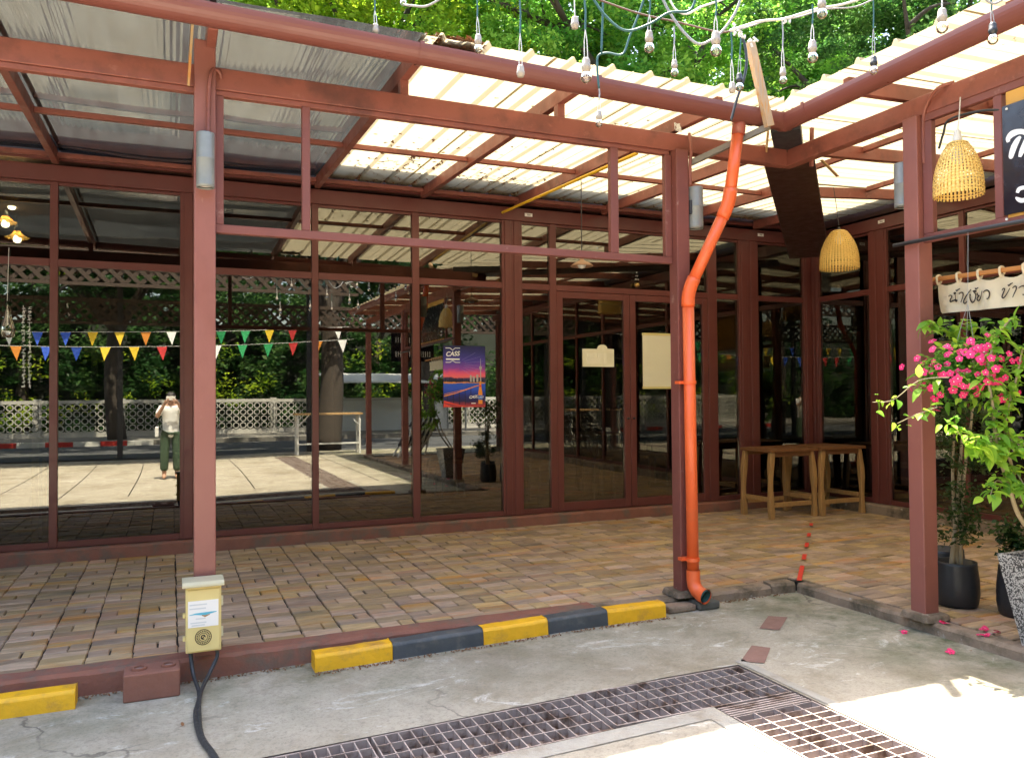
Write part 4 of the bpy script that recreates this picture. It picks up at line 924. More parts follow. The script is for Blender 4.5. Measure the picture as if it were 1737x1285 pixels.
wire([(1118, -15), (1135, 20), (1160, 55), (1185, 75), (1210, 66), (1228, 50), (1248, 20), (1262, -20)], 3.9, .0065, m_wiregrey, 'grey wire sagging in a deep loop left of the batten')
wire([(1130, -15), (1145, 15), (1165, 24), (1190, 12), (1225, 0), (1250, -12)], 3.9, .005, m_wirew, 'pale wire arching across the top near the batten')
wire([(1000, -12), (1025, 25), (1060, 52), (1100, 42), (1135, 22), (1170, 18), (1182, -10)], 3.7, .006, m_wireg, 'dark wire hanging in a wide swag over the middle')
wire([(1095, -12), (1085, 20), (1068, 62), (1056, 92), (1030, 90), (1015, 95), (1013, 115), (1016, 150)], 4.3, .006, m_wireg, 'dark wire curling down to the lowest bulb')
wire([(1023, -12), (1022, 30), (1020, 88)], 4.3, .006, m_wireg, 'straight black drop wire beside the empty grey socket')
wire([(684, 8), (700, 10), (725, 10), (760, -10)], 3.6, .005, m_wiregrey, 'short grey wire at the top left before the leaves')
wire([(1256, 55), (1264, 80), (1266, 110), (1260, 140), (1250, 168), (1240, 205)], 4.55, .008, m_cable, 'black cable drooping from the wires over the gutter')
wire([(1650, -25), (1680, 5), (1700, 0), (1720, -15)], 3.4, .005, m_wiregrey, 'grey wire cut by the top right picture corner')
for (px, py) in ((1250, 48), (1256, 60), (1275, 70), (1332, 32)):   # knots of tape
    p = at_d(px, py, 3.96); mb = MB()
    for k in range(5):
        q = p + Vector((random.uniform(-.03, .03), random.uniform(-.02, .02), random.uniform(-.015, .015))); mb.tube([q, q + Vector((random.uniform(-.03, .03), 0, random.uniform(-.025, .02)))], .006, 5)
    tag(obj('wire_knot', mb, m_wirew), {1250: 'knot of pale wire left of the batten top', 1256: 'loose knot below the main wire left of the batten', 1275: 'tape knot on the tip of the wooden batten', 1332: 'small knot on the main wire before the trunk'}[px], 'knot')
pK = on_y(1150, 216, 4.63); mb = MB()
for k in range(9):
    a = random.uniform(0, 6.3); mb.tube(smooth_pts([pK + Vector((random.uniform(-.03, .03), 0, random.uniform(-.03, .03))) for _ in range(4)], 4), .0022, 5)
tag(obj('wire_tangle', mb, m_wirew), 'small tangle of loose wires on the beam by the second post', 'wires')

# ------------------------------------------------------------------ sign, rod, banner on the side wing
sg = thing('sign_board', 'black sign board with bold white brush lettering', 'sign', (4.22, 2.1, 2.38))
SX = 4.226
yl = on_x(1702, 300, SX).y
obj('panel', MB().box(SX, SX + .012, 1.30, yl, 2.42, 3.022), m_signblack, sg)
obj('backing', MB().box(SX + .013, 4.2425, 1.32, yl - .015, 2.405, 3.10), M('orange_wood', (.62, .33, .06), .6, .2, 4), sg)
def sp(x, y, w): p = on_x(1640 + x / 4.942, 140 + y / 4.942, SX); return (-p.y, p.z, w / 4.942 * 4.45 / FPX)
mb = MB()
for st in ([(352, 500, 26), (350, 470, 44), (375, 437, 56), (415, 418, 50), (460, 412, 40), (500, 425, 40), (530, 470, 46), (540, 560, 46), (535, 640, 30)],
           [(455, 455, 20), (430, 480, 44), (402, 530, 54), (384, 580, 52), (372, 625, 40), (366, 640, 16)],
           [(495, 470, 16), (480, 520, 34), (462, 580, 44), (446, 625, 26)], [(425, 925, 26), (440, 895, 36), (475, 882, 30), (520, 890, 30)], [(412, 962, 10), (432, 978, 30), (465, 990, 36), (505, 975, 36), (540, 940, 30)]):
    mb.stroke(smooth_pts([sp(*q) for q in st], 5), (SX, 0, 0), (0, -1, 0), (0, 0, 1), .02, .002)
obj('lettering', mb, m_signwhite, sg)
for py in (185, 372):
    p = on_x(1708, py, SX); obj('rivet', MB().tube([(SX + .001, p.y, p.z), (SX - .004, p.y, p.z)], .007, 10), m_white, sg)
mb = MB().tube([(4.180, 3.66, 2.372), (4.183, 3.2, 2.368), (4.183, .3, 2.30)], .0125, 10)
tag(obj('black_rod', mb, m_dark, smooth=True), 'thin black rod fixed across the outside of the side wing post', 'rod')
mb = MB().tube(smooth_pts([(4.25, 3.0, 3.02), (4.235, 3.12, 3.05), (4.235, 3.3, 3.06), (4.26, 3.36, 3.0), (4.27, 3.4, 2.92)], 5), .007, 8)
tag(obj('sign_wire', mb, m_cable, smooth=True), 'dark cable looping to the top of the black sign', 'cable')
BX = 4.45
bn = thing('cloth_banner', 'beige cloth banner with brush lettering hung on a wooden rod', 'banner', (BX, 2.6, 1.94))
pr0, pr1 = on_x(1588, 478, BX), on_x(1737, 458, BX)
obj('rod', MB().bar((BX, 3.60, 2.163), (BX, 1.2, 2.125), .026, .026), M('rod_wood', (.50, .21, .06), .5, .2, 4), bn, bevel=.004)
def ztop(y):
    f = ((3.56 - y) / .138) % 1.0; return 2.150 - (3.58 - y) * .016 - .017 - .020 * math.sin(math.pi * f)
mb = MB(); N, K = 90, 8; vs = []
for i in range(N + 1):
    y = 3.565 - i * 2.1 / N
    for j in range(K + 1):
        zt = ztop(y); zb = 1.943 - (3.58 - y) * .012 + (.0 if i else .012); z = zt + (zb - zt) * j / K
        vs.append((BX - .006 - .007 * math.sin(y * 23 + j * .5) * j / K - .004 * math.sin(y * 51), y - (.012 * j / K if i == 0 else 0), z))
mb.add(vs, [(i * (K + 1) + j, i * (K + 1) + j + 1, (i + 1) * (K + 1) + j + 1, (i + 1) * (K + 1) + j) for i in range(N) for j in range(K)])
obj('cloth', mb, m_cloth, bn, smooth=True)
for i in range(15):
    y = 3.56 - i * .138
    if y < 1.3: break
    zc = 2.163 - (3.6 - y) * .0158
    mb = MB().tube(smooth_pts([(BX - .008, y, zc - .04), (BX - .020, y, zc - .01), (BX - .017, y, zc + .016), (BX + .012, y, zc + .017), (BX + .019, y, zc - .01), (BX - .001, y, zc - .04)], 4), .008, 5); obj('loop', mb, m_cloth, bn)
TH = [[(315, 675), (335, 655), (365, 655), (378, 672), (360, 710), (345, 745), (355, 768), (385, 755), (430, 737), (455, 738), (470, 750), (458, 765), (442, 748), (440, 690), (440, 640)],
      [(430, 597), (445, 610), (430, 625), (416, 610), (430, 597)], [(450, 550), (465, 570), (490, 550), (525, 530)], [(505, 632), (530, 605), (565, 600), (582, 625), (575, 680), (540, 780)],
      [(725, 545), (690, 590), (640, 660), (602, 730), (590, 775), (610, 800), (635, 785), (655, 755)], [(692, 640), (712, 638), (705, 680), (720, 740), (750, 780), (785, 755), (805, 700), (812, 645), (798, 612), (775, 617)],
      [(755, 582), (780, 570), (818, 574), (790, 587), (762, 583)], [(798, 518), (815, 535), (860, 510)], [(850, 608), (835, 630), (850, 650), (872, 660), (850, 680), (835, 720), (860, 748), (890, 720), (910, 650), (925, 570)],
      [(945, 602), (975, 570), (1020, 560), (1055, 590), (1060, 640), (1045, 690), (1022, 716), (1008, 704)], [(1288, 566), (1308, 530), (1335, 535), (1325, 575), (1300, 640), (1290, 680), (1310, 700), (1345, 670), (1390, 600), (1432, 520)],
      [(1395, 458), (1412, 476), (1440, 450), (1485, 425)], [(1478, 522), (1515, 490), (1545, 495), (1545, 545), (1510, 620), (1480, 690)], [(1590, 520), (1630, 492), (1681, 480), (1712, 510), (1712, 590), (1685, 640), (1660, 630)]]
mb = MB()
for st in TH:
    pts = []
    for (x, y) in st: p = on_x(1580 + x / 10.707, 440 + y / 10.707, BX - .016); pts.append((-p.y, p.z))
    n = len(pts); sm = smooth_pts(pts, 5); k = len(sm); sm = [(a, b, .0068 * (.55 + .75 * math.sin(math.pi * min(1, .12 + .85 * i / k)))) for i, (a, b) in enumerate(sm)]
    mb.stroke(sm, (BX - .018, 0, 0), (0, -1, 0), (0, 0, 1), .006, .001)
obj('lettering', mb, m_ink, bn)

# ------------------------------------------------------------------ poster and papers on the glass
def postermat():
    mt, n, l, b = mk('night_city_print'); g = n.new('ShaderNodeNewGeometry').outputs['Position']; s = n.new('ShaderNodeSeparateXYZ'); l.new(g, s.inputs[0])
    nz = noise(n, l, scalev(n, l, g, (6, 1, 14)), 2.5, 5, .6); ad = n.new('ShaderNodeMath'); ad.operation = 'MULTIPLY_ADD'; l.new(nz, ad.inputs[0]); ad.inputs[1].default_value = .06; l.new(s.outputs[2], ad.inputs[2])
    f = ramp(n, l, ad.outputs[0], 1.333 + .03, 1.975 + .03); r = n.new('ShaderNodeValToRGB'); l.new(f, r.inputs[0]); e = r.color_ramp.elements
    st = [(0, (.55, .06, .05)), (.05, (.25, .03, .06)), (.10, (.02, .015, .08)), (.20, (.02, .03, .22)), (.30, (.03, .09, .60)), (.385, (.03, .10, .55)), (.395, (.75, .30, .10)), (.41, (.02, .02, .06)), (.47, (.05, .03, .12)), (.49, (.85, .16, .16)), (.55, (.80, .10, .22)), (.63, (.25, .06, .38)), (.75, (.07, .05, .36)), (.88, (.03, .03, .18)), (1, (.012, .014, .07))]
    e[0].position, e[0].color = 0, (*st[0][1], 1); e[1].position, e[1].color = 1, (*st[-1][1], 1)
    for p, c in st[1:-1]: q = e.new(p); q.color = (*c, 1)
    l.new(r.outputs[0], b.inputs['Base Color']); b.inputs['Roughness'].default_value = .3; return mt
ps = thing('beer_poster', 'colourful night city beer poster stuck on the glass left of the wide pilaster', 'poster', (2.83, 7.89, 1.333))
PY = 7.893
obj('sheet', MB().box(2.598, 3.062, PY, PY + .003, 1.333, 1.975), postermat(), ps)
def pp(x, y, w=3): return (2.598 + (x - 455) / 285 * .464, 1.975 - (y - 345) / 415 * .642, w / 285 * .464)
def pst(strokes, mt, d=.001, nm='print'):
    mb = MB()
    for st in strokes: mb.stroke([pp(*q) for q in st], (0, PY, 0), (1, 0, 0), (0, 0, 1), .004, d)
    obj(nm, mb, mt, ps)
mo = M('print_orange', (.85, .30, .04), .4); mw = M('print_white', (.85, .88, .92), .4); mr = M('print_red', (.75, .06, .04), .4); mbk = M('print_dark', (.012, .012, .04), .4); mgy = M('print_pale', (.45, .42, .40), .4)
pst([[(458, 685, 7), (540, 665, 5), (620, 638, 4), (700, 612, 4)], [(458, 598, 5), (620, 594, 3), (735, 600, 4)], [(460, 672, 3), (600, 640, 2), (690, 612, 2)]], mo)
pst([[(457, 722, 14), (520, 738, 9), (600, 757, 4)], [(456, 742, 18), (500, 755, 6)]], mr, .0015)
pst([[(520, 672, 5), (520, 735, 5)], [(560, 660, 5), (562, 742, 5)], [(600, 650, 4), (602, 745, 4)], [(640, 635, 4), (640, 690, 4)], [(480, 685, 5), (480, 722, 5)]], mbk, .0012)
pst([[(455 + i * 14, 588, 9), (455 + i * 14, 588 - random.uniform(6, 26), 9)] for i in range(20)], mbk, .0012)
pst([[(640, 590, 12), (640, 545, 12)], [(660, 590, 14), (660, 552, 14)], [(685, 590, 14), (685, 540, 14)]], mgy, .0014)
pst([[(708, 590, 8), (708, 500, 5)], [(708, 502, 18), (708, 485, 18)], [(708, 485, 4), (708, 430, 2)]], mgy, .0016)
pst([[(705, 740, 28), (705, 660, 28), (705, 640, 20), (705, 600, 12), (705, 585, 12)]], mo, .002, 'bottle'); pst([[(705, 712, 28), (705, 680, 28)]], M('print_blue', (.05, .15, .55), .4), .0025, 'bottle_label'); pst([[(705, 625, 16), (705, 612, 16)]], mr, .0025, 'bottle_label')
pst([[(470, 362, 4), (500, 362, 4), (517, 376, 4), (535, 362, 4), (568, 362, 4)], [(470, 458, 4), (500, 458, 4), (517, 446, 4), (535, 458, 4), (568, 458, 4)], [(472, 437, 9), (565, 437, 9)], [(642, 735, 6), (672, 735, 6)]], mw, .0015)
q = pp(517, 402); text_part('CASS', .066, mw, ps, (q[0], PY - .002, q[1]), (1, 0, .06), (0, 0, 1), shear=.2, bold=.0015)
q = pp(655, 692); text_part('CASS', .040, mw, ps, (q[0], PY - .002, q[1]), (1, 0, .1), (0, 0, 1), shear=.2, bold=.001)
q = pp(705, 695); text_part('CASS', .030, mw, ps, (q[0], PY - .003, q[1]), (1, 0, .1), (0, 0, 1), shear=.2)
pst([[(540 + 60 * math.cos(a), 470 + 40 * math.sin(a), 1), (540 + 190 * math.cos(a), 470 + 110 * math.sin(a), 1)] for a in (.1, .35, .6, .9, -.2, -.5, -.8)], M('print_line', (.3, .3, .6), .4), .0012)
# plain paper notices
pn = thing('paper_notice', 'blank cream notice with rounded bump on top, taped to the left door', 'notice', (4.43, 7.89, 1.77))
poly = [(0, 0), (.405, 0), (.405, .2), (.32, .205)] + [(.255 + .065 * math.cos(a), .205 + .045 * math.sin(a)) for a in np.linspace(0, math.pi, 9)] + [(.18, .2), (0, .2)]
obj('sheet', MB().prism(poly, (4.227, 7.894, 1.766), (1, 0, 0), (0, 0, 1), .003), m_paper, pn); obj('label_area', MB().box(4.28, 4.54, 7.889, 7.8908, 1.80, 1.92), M('paper_inner', (.84, .80, .64), .6, .03), pn)
pn = thing('paper_notice', 'large blank cream sheet with taped edges on the right door', 'notice', (5.24, 7.89, 1.52))
obj('sheet', MB().box(5.013, 5.47, 7.890, 7.893, 1.522, 2.158), m_paper, pn); mt_tape = M('yellow_tape', (.72, .62, .26), .5, .1)
for bx_ in ((5.005, 5.478, 7.887, 7.8895, 2.135, 2.162), (5.005, 5.478, 7.887, 7.8895, 1.515, 1.54)): obj('tape', MB().box(*bx_), mt_tape, pn)
# wind chime on the transom glass
pc = on_y(1080, 462, 7.86); t = thing('wind_chime', 'tiny brass chime hanging on the upper door pane', 'chime', pc)
mb = MB()
for dz, dxs in ((0, (0,)), (-.04, (-.01, .01)), (-.08, (-.02, 0, .02))):
    for dx in dxs: mb.lathe([(.001, -.008), (.008, 0), (.001, .008)], 8, pc + Vector((dx, 0, dz)))
obj('beads', mb, m_white, t); obj('disc', MB().lathe([(.001, -.03), (.028, -.02), (.034, 0), (.028, .018), (.001, .02)], 16, pc + Vector((0, 0, -.14))), M('brass', (.5, .32, .1), .35, metal=.6), t, smooth=True)

# ------------------------------------------------------------------ things behind the glass
m_lampglow = emitmat('warm_bulb', (1, .78, .42), 9.0); m_petal = leafmat('amber_glass', (.95, .62, .18), .6, .05, 0)
for i, (px, py, lb) in enumerate(((20, 348, 'upper lit pendant with frilled amber shade behind the left glass'), (9, 378, 'middle lit pendant with frilled shade at the left picture edge'), (29, 404, 'lowest lit pendant with frilled amber shade behind the left glass'))):
    p = at_d(px, py, 8.6); t = thing('pendant_lamp', lb, 'lamp', p, 'lit pendants behind the left glass'); vs = []
    mb = MB(); n = 40
    for r0, z in ((.03, .075), (.045, .05), (.075, .02), (.105, .0)):
        for j in range(n): a = 2 * math.pi * j / n; rr = r0 * (1 + (.16 * math.cos(8 * a) if r0 > .06 else 0)); vs.append((p.x + rr * math.cos(a), p.y + rr * math.sin(a), p.z + z + (.012 * math.cos(8 * a) if r0 > .1 else 0)))
    mb.add(vs, [(k * n + j, k * n + (j + 1) % n, (k + 1) * n + (j + 1) % n, (k + 1) * n + j) for k in range(3) for j in range(n)]); obj('shade', mb, m_petal, t, smooth=True)
    obj('bulb', MB().lathe([(.001, -.05), (.03, -.04), (.04, -.015), (.03, .015), (.02, .03)], 16, p), m_lampglow, t, smooth=True)
    obj('cap', MB().lathe([(.03, .07), (.03, .11), (.005, .14)], 16, p), m_lampg, t, smooth=True); obj('cord', MB().tube([p + Vector((0, 0, .13)), (p.x, p.y, 3.5)], .004, 5), m_dark, t)
def dining_table(x, y, w, d, label, h=.75):
    t = thing('dining_table', label, 'table', (x, y, .16), 'tables inside the restaurant'); z = .16
    obj('table_top', MB().box(x - w / 2, x + w / 2, y - d / 2, y + d / 2, z + h - .035, z + h), m_woodpale, t, bevel=.004)
    for sx_ in (-1, 1):
        for sy in (-1, 1): obj('leg', MB().bar((x + sx_ * (w / 2 - .03), y + sy * (d / 2 - .05), z), (x + sx_ * (w / 2 - .13), y + sy * (d / 2 - .07), z + h - .036), .03, .03), m_lampg, t)
def stool(x, y, label):
    t = thing('stool', label, 'stool', (x, y, .16), 'stools inside the restaurant'); z = .16
    obj('seat', MB().box(x - .16, x + .16, y - .16, y + .16, z + .43, z + .46), m_woodpale, t, bevel=.004)
    for sx_ in (-1, 1):
        for sy in (-1, 1): obj('leg', MB().bar((x + sx_ * .15, y + sy * .15, z), (x + sx_ * .13, y + sy * .13, z + .43), .022, .022), m_white_paint, t)
dining_table(4.55, 9.3, 1.1, .65, 'nearest table behind the left glass door'); dining_table(3.5, 10.3, 1.0, .65, 'table further inside behind the narrow pane'); dining_table(6.0, 10.2, 1.1, .65, 'dark table behind the right door leaf'); dining_table(-1.6, 9.4, 1.1, .65, 'table behind the leftmost panes')
for x, y, lb in ((4.2, 8.85, 'stool in front of the nearest inside table, left'), (4.95, 8.85, 'stool in front of the nearest inside table, right'), (5.3, 9.5, 'stool at the right end of the nearest inside table'), (3.3, 9.8, 'stool before the table further inside'), (6.3, 9.7, 'stool before the table behind the right door leaf')): stool(x, y, lb)
t = thing('napkin_box', 'rounded pale napkin box on the nearest inside table', 'box', (4.55, 9.3, .91)); obj('body', MB().prism([(-.1, 0), (.1, 0), (.1, .13), (.07, .16), (-.07, .16), (-.1, .13)], (4.55, 9.38, .912), (1, 0, 0), (0, 0, 1), .14), M('pale_box', (.6, .5, .38), .5), t, bevel=.01); obj('slot', MB().box(4.58, 4.63, 9.236, 9.2395, .95, 1.03), m_kerbred, t)
sdw = thing('wooden_stand', 'pale wooden stand legs close behind the leftmost glass', 'stand', on_y(66, 922, 8.25))
for px, w in ((59, .05), (75, .035)):
    a, b_ = on_y(px, 922, 8.25), on_y(px + 1, 735, 8.25); obj('leg', MB().bar((a.x, 8.25, .161), b_, w, w), m_woodpale, sdw)
obj('cross_bar', MB().bar((on_y(50, 735, 8.25).x, 8.25, on_y(60, 735, 8.25).z), (on_y(90, 735, 8.25).x, 8.25, on_y(60, 735, 8.25).z), .06, .05), m_woodpale, sdw)
# red panel, framed print, crate and scale seen behind the side wing
tag(obj('red_panel', MB().box(7.60, 7.615, 6.985, 7.305, 2.23, 2.585), M('red_card', (.42, .045, .05), .5, .1)), 'plain red panel behind the side wing glass below the rail', 'panel')
cr = thing('plastic_crate', 'green slatted plastic crate behind the side wing glass', 'crate', (7.85, 6.75, .16)); mgreen = M('green_plastic', (.02, .22, .14), .4)
for k in range(6): z = .18 + k * .045; obj('slat', MB().box(7.74, 7.75, 6.55, 6.98, z, z + .018), mgreen, cr)
for k in range(9): y = 6.55 + k * .0525; obj('stile', MB().box(7.739, 7.751, y, y + .012, .165, .445), mgreen, cr)
obj('bin', MB().box(7.751, 8.1, 6.55, 6.982, .162, .44), mgreen, cr)
kb = thing('carton', 'small white carton with blue print on top of the green crate', 'box', (7.9, 6.75, .445)); obj('body', MB().box(7.76, 8.0, 6.58, 6.92, .446, .63), m_white, kb, bevel=.005); obj('print', MB().box(7.755, 7.759, 6.60, 6.88, .48, .58), M('blue_print', (.04, .16, .45), .5), kb)
t = thing('picture_frame', 'beige framed picture behind the leftmost panes', 'picture', (-.75, 8.02, 1.5))
a, b_ = on_y(57, 586, 8.02), on_y(166, 662, 8.02); fw = .055; mfr = M('beige_frame', (.55, .48, .34), .6)
obj('frame', MB().box(a.x, b_.x, 8.00, 8.03, a.z - fw, a.z).box(a.x, b_.x, 8.00, 8.03, b_.z, b_.z + fw).box(a.x, a.x + fw, 8.00, 8.03, b_.z + fw, a.z - fw).box(b_.x - fw, b_.x, 8.00, 8.03, b_.z + fw, a.z - fw), mfr, t)
obj('print', MB().box(a.x + fw, b_.x - fw, 8.015, 8.025, b_.z + fw, a.z - fw), m_leafC, t)
t = thing('glass_lettering', 'two columns of small white characters on the leftmost glass', 'lettering', on_y(48, 640, 7.896)); mb = MB()
for px in (40, 50):
    py = 522
    while py < 655:
        for k in range(4):
            p = on_y(px + random.uniform(-1.6, 1.6), py + random.uniform(-1.8, 1.8), 7.896); dx, dz = random.choice(((.012, 0), (0, .012), (.008, .008)))
            mb.stroke([(p.x - dx, p.z - dz), (p.x + dx, p.z + dz)], (0, 7.896, 0), (1, 0, 0), (0, 0, 1), .0032, .001)
        py += 6.3
obj('characters', mb, m_signwhite, t)
pz = on_y(12, 540, 7.86); t = thing('glass_ornament', 'pale drop shaped ornament hanging on the leftmost pane', 'ornament', pz)
obj('drop', MB().lathe([(.003, .12), (.012, .07), (.02, .02), (.04, -.05), (.05, -.10), (.036, -.15), (.001, -.16)], 20, pz), m_bulb, t, smooth=True); obj('cord', MB().tube([pz + Vector((0, 0, .15)), pz + Vector((.01, 0, .6))], .003, 5), m_wirew, t)

# ------------------------------------------------------------------ plants and pots
def pot(c, r, h, label, group='black plastic pots'):
    t = thing('plant_pot', label, 'pot', c, group)
    obj('bowl', MB().lathe([(.001, .002), (r * .86, .002), (r * .93, .02), (r, h * .28), (r * .99, h * .6), (r * .90, h * .93), (r * .90, h), (r * .84, h), (r * .82, h * .85), (.001, h * .85)], 40, c), m_pot, t, smooth=True)
    obj('soil', MB().lathe([(r * .83, h * .87), (r * .4, h * .90), (.001, h * .89)], 24, c), m_soil, t, smooth=True); return t
pot((4.735, 3.70, PAV), .135, .285, 'black pot with slim tree stems behind the right post')
pot((4.97, 3.98, PAV), .140, .30, 'second black pot hidden behind the first one')
pot((4.86, 3.36, PAV), .13, .30, 'black pot partly behind the speckled planter')
def small_tree(c, label, stems, foliage, mat, size, per):
    t = thing('potted_tree', label, 'plant', c, None); mb = MB()
    for pts, r in stems: mb.tube(smooth_pts(pts, 5), r, 7, rads=[r * (1.1 - .6 * i / (5 * (len(pts) - 1))) for i in range(5 * (len(pts) - 1) + 1)])
    obj('stem', mb, m_stem, t, smooth=True); v, r = leaf_cloud([f[:3] for f in foliage], [f[3] for f in foliage], per, size, .9, .1); o = quads_obj('foliage', v, r, mat, t, c); return t
def tw(px, py, d): return tuple(at_d(px, py, d))
dT = 5.22
st = [([(4.70, 3.71, .30), tw(1622, 880, dT), tw(1628, 800, dT), tw(1632, 735, dT)], .016), ([(4.74, 3.70, .30), tw(1618, 860, dT), tw(1616, 790, dT), tw(1620, 700, dT)], .013), ([(4.76, 3.69, .30), tw(1630, 900, dT), tw(1634, 820, dT), tw(1645, 735, dT), tw(1650, 690, dT)], .014), ([tw(1632, 920, dT), tw(1644, 890, dT), tw(1643, 868, dT)], .005)]
fo = []
for k in range(70):
    py = random.choice((random.uniform(690, 800), random.uniform(690, 800), random.uniform(820, 915))); w = 45 if py < 800 else 28
    p = at_d(random.gauss(1628, w * .6), py, dT + random.uniform(-.15, .15)); fo.append((p.x, p.y, p.z, random.uniform(.05, .10)))
m_leafD = leafmat('leaf_dark_glossy', (.035, .075, .018), .35, .45, .05)
small_tree((4.735, 3.70, PAV + .25), 'slim potted tree with small dark leaves behind the right post', st, fo, m_leafD, .035, 34)
fo = []
for k in range(26): p = at_d(random.gauss(1725, 14), random.uniform(880, 945), 4.9); fo.append((p.x, p.y, p.z, .07))
small_tree((4.86, 3.36, PAV + .25), 'small dark bush in the black pot behind the speckled planter', [([(4.86, 3.36, .3), (4.86, 3.35, .55)], .01)], fo, m_leafD, .035, 30)
# speckled planter
def terrazzo():
    mt, n, l, b = mk('terrazzo'); g = n.new('ShaderNodeNewGeometry').outputs['Position']; v = n.new('ShaderNodeTexVoronoi'); v.inputs['Scale'].default_value = 150; l.new(g, v.inputs['Vector'])
    s = n.new('ShaderNodeSeparateColor'); l.new(v.outputs['Color'], s.inputs[0]); c = mixc(n, l, ramp(n, l, s.outputs[0], .35, .65), (.03, .03, .033), (.44, .43, .42)); l.new(c, b.inputs['Base Color']); b.inputs['Roughness'].default_value = .45; return mt
t = thing('speckled_planter', 'tall tapered black and white speckled planter at the right edge', 'planter', (4.45, 2.80, PAV))
def sq(z, h, c=(4.39, 2.83)): return [(c[0] - h, c[1] - h, z), (c[0] + h, c[1] - h, z), (c[0] + h, c[1] + h, z), (c[0] - h, c[1] + h, z)]
mb = MB(); vs = sq(PAV, .12) + sq(PAV + .50, .20) + sq(PAV + .50, .17) + sq(PAV + .42, .16); mb.add(vs, [(3, 2, 1, 0)] + [(4 * k + i, 4 * k + (i + 1) % 4, 4 * k + 4 + (i + 1) % 4, 4 * k + 4 + i) for k in range(3) for i in range(4)] + [(12, 13, 14, 15)])
obj('tub', mb, terrazzo(), t, bevel=.006, seg=2); obj('soil', MB().box(4.24, 4.54, 2.68, 2.98, PAV + .40, PAV + .435), m_soil, t)
# leaf and flower meshes shared by many parts
def leaf_mesh(L, W, fold=.25, droop=.3, n=6):
    mb = MB(); vs = []
    for i in range(n + 1):
        f = i / n; w = W * math.sin(math.pi * f ** .8) ** .9 * .5 + (0 if 0 < f < 1 else .0005); z = -droop * L * f * f; vs += [(L * f, -w, z + fold * w), (L * f, 0, z), (L * f, w, z + fold * w)]
    mb.add(vs, [(3 * i + k, 3 * i + 3 + k, 3 * i + 4 + k, 3 * i + 1 + k) for i in range(n) for k in range(2)]); return mb
m_leafE = leafmat('leaf_lime', (.28, .50, .05), .5, .35, .025)
LM = []
for (L, W, dr) in ((.085, .045, .25), (.07, .04, .4), (.10, .048, .5), (.06, .034, .15)):
    me = mesh_of('leaf', leaf_mesh(L, W, .3, dr), smooth=True); me.materials.append(m_leafE); LM.append(me)
def rot_to(d, roll=0): return (Vector(d).to_track_quat('X', 'Z') @ Matrix.Rotation(roll, 3, 'X').to_quaternion()).to_euler()
cl = thing('climbing_shrub', 'lime green leafy shrub growing from the speckled planter at the right edge', 'plant', (4.47, 2.80, PAV + .43))
D = 4.25
stems = [[(4.45, 2.82, PAV + .42), tw(1735, 885, 4.3), tw(1712, 825, 4.28), tw(1692, 760, D), tw(1684, 690, D), tw(1676, 630, D), tw(1690, 575, D), tw(1715, 540, D)],
         [(4.48, 2.80, PAV + .42), tw(1737, 850, 4.3), tw(1716, 790, 4.3), tw(1705, 720, D), tw(1722, 650, D), tw(1735, 590, D)],
         [tw(1690, 745, D), tw(1662, 752, 4.2), tw(1634, 742, 4.15), tw(1608, 712, 4.15)], [tw(1676, 640, 4.6), tw(1640, 580, 4.7), tw(1600, 556, 4.7), tw(1572, 552, 4.65)],
         [tw(1690, 575, 4.4), tw(1660, 555, 4.6), tw(1625, 548, 4.65)], [tw(1692, 760, D), tw(1672, 770, 4.15), tw(1655, 745, 4.1)], [tw(1705, 720, D), tw(1725, 760, 4.2), tw(1745, 740, 4.15)],
         [tw(1610, 640, 4.3), tw(1560, 645, 4.4), tw(1515, 678, 4.5), tw(1480, 682, 4.55)], [tw(1590, 690, 4.3), tw(1550, 705, 4.4), tw(1522, 718, 4.5)], [tw(1712, 825, 4.28), tw(1690, 815, 4.2), tw(1680, 840, 4.15)], [tw(1716, 790, 4.3), tw(1736, 820, 4.2), tw(1745, 850, 4.15)]]
mb = MB(); leafspots = []
for i, s in enumerate(stems):
    sm = smooth_pts(s, 6); r0 = (.013, .011)[i] if i < 2 else .004; mb.tube(sm, r0, 7, rads=[r0 * (1 - .6 * k / len(sm)) for k in range(len(sm))])
    for k, p in enumerate(sm):
        if i < 2 and k < 14: continue
        leafspots += [Vector(p)] * (5 if i < 2 else 4 if i < 7 else 3 if i > 8 else 1)
obj('stem', mb, m_stem, cl, smooth=True)
for p in leafspots:
    d = Vector((random.gauss(0, .7) - .4, random.gauss(0, .7) - .4, random.uniform(-.8, .5))).normalized()
    me = random.choice(LM); q = p + Vector((random.gauss(0, .02), random.gauss(0, .02), random.gauss(0, .02))); s = random.uniform(.45, .98)
    inst('leaf', me, cl, q, rot_to(d, random.uniform(-.6, .6)), (s, s, s))
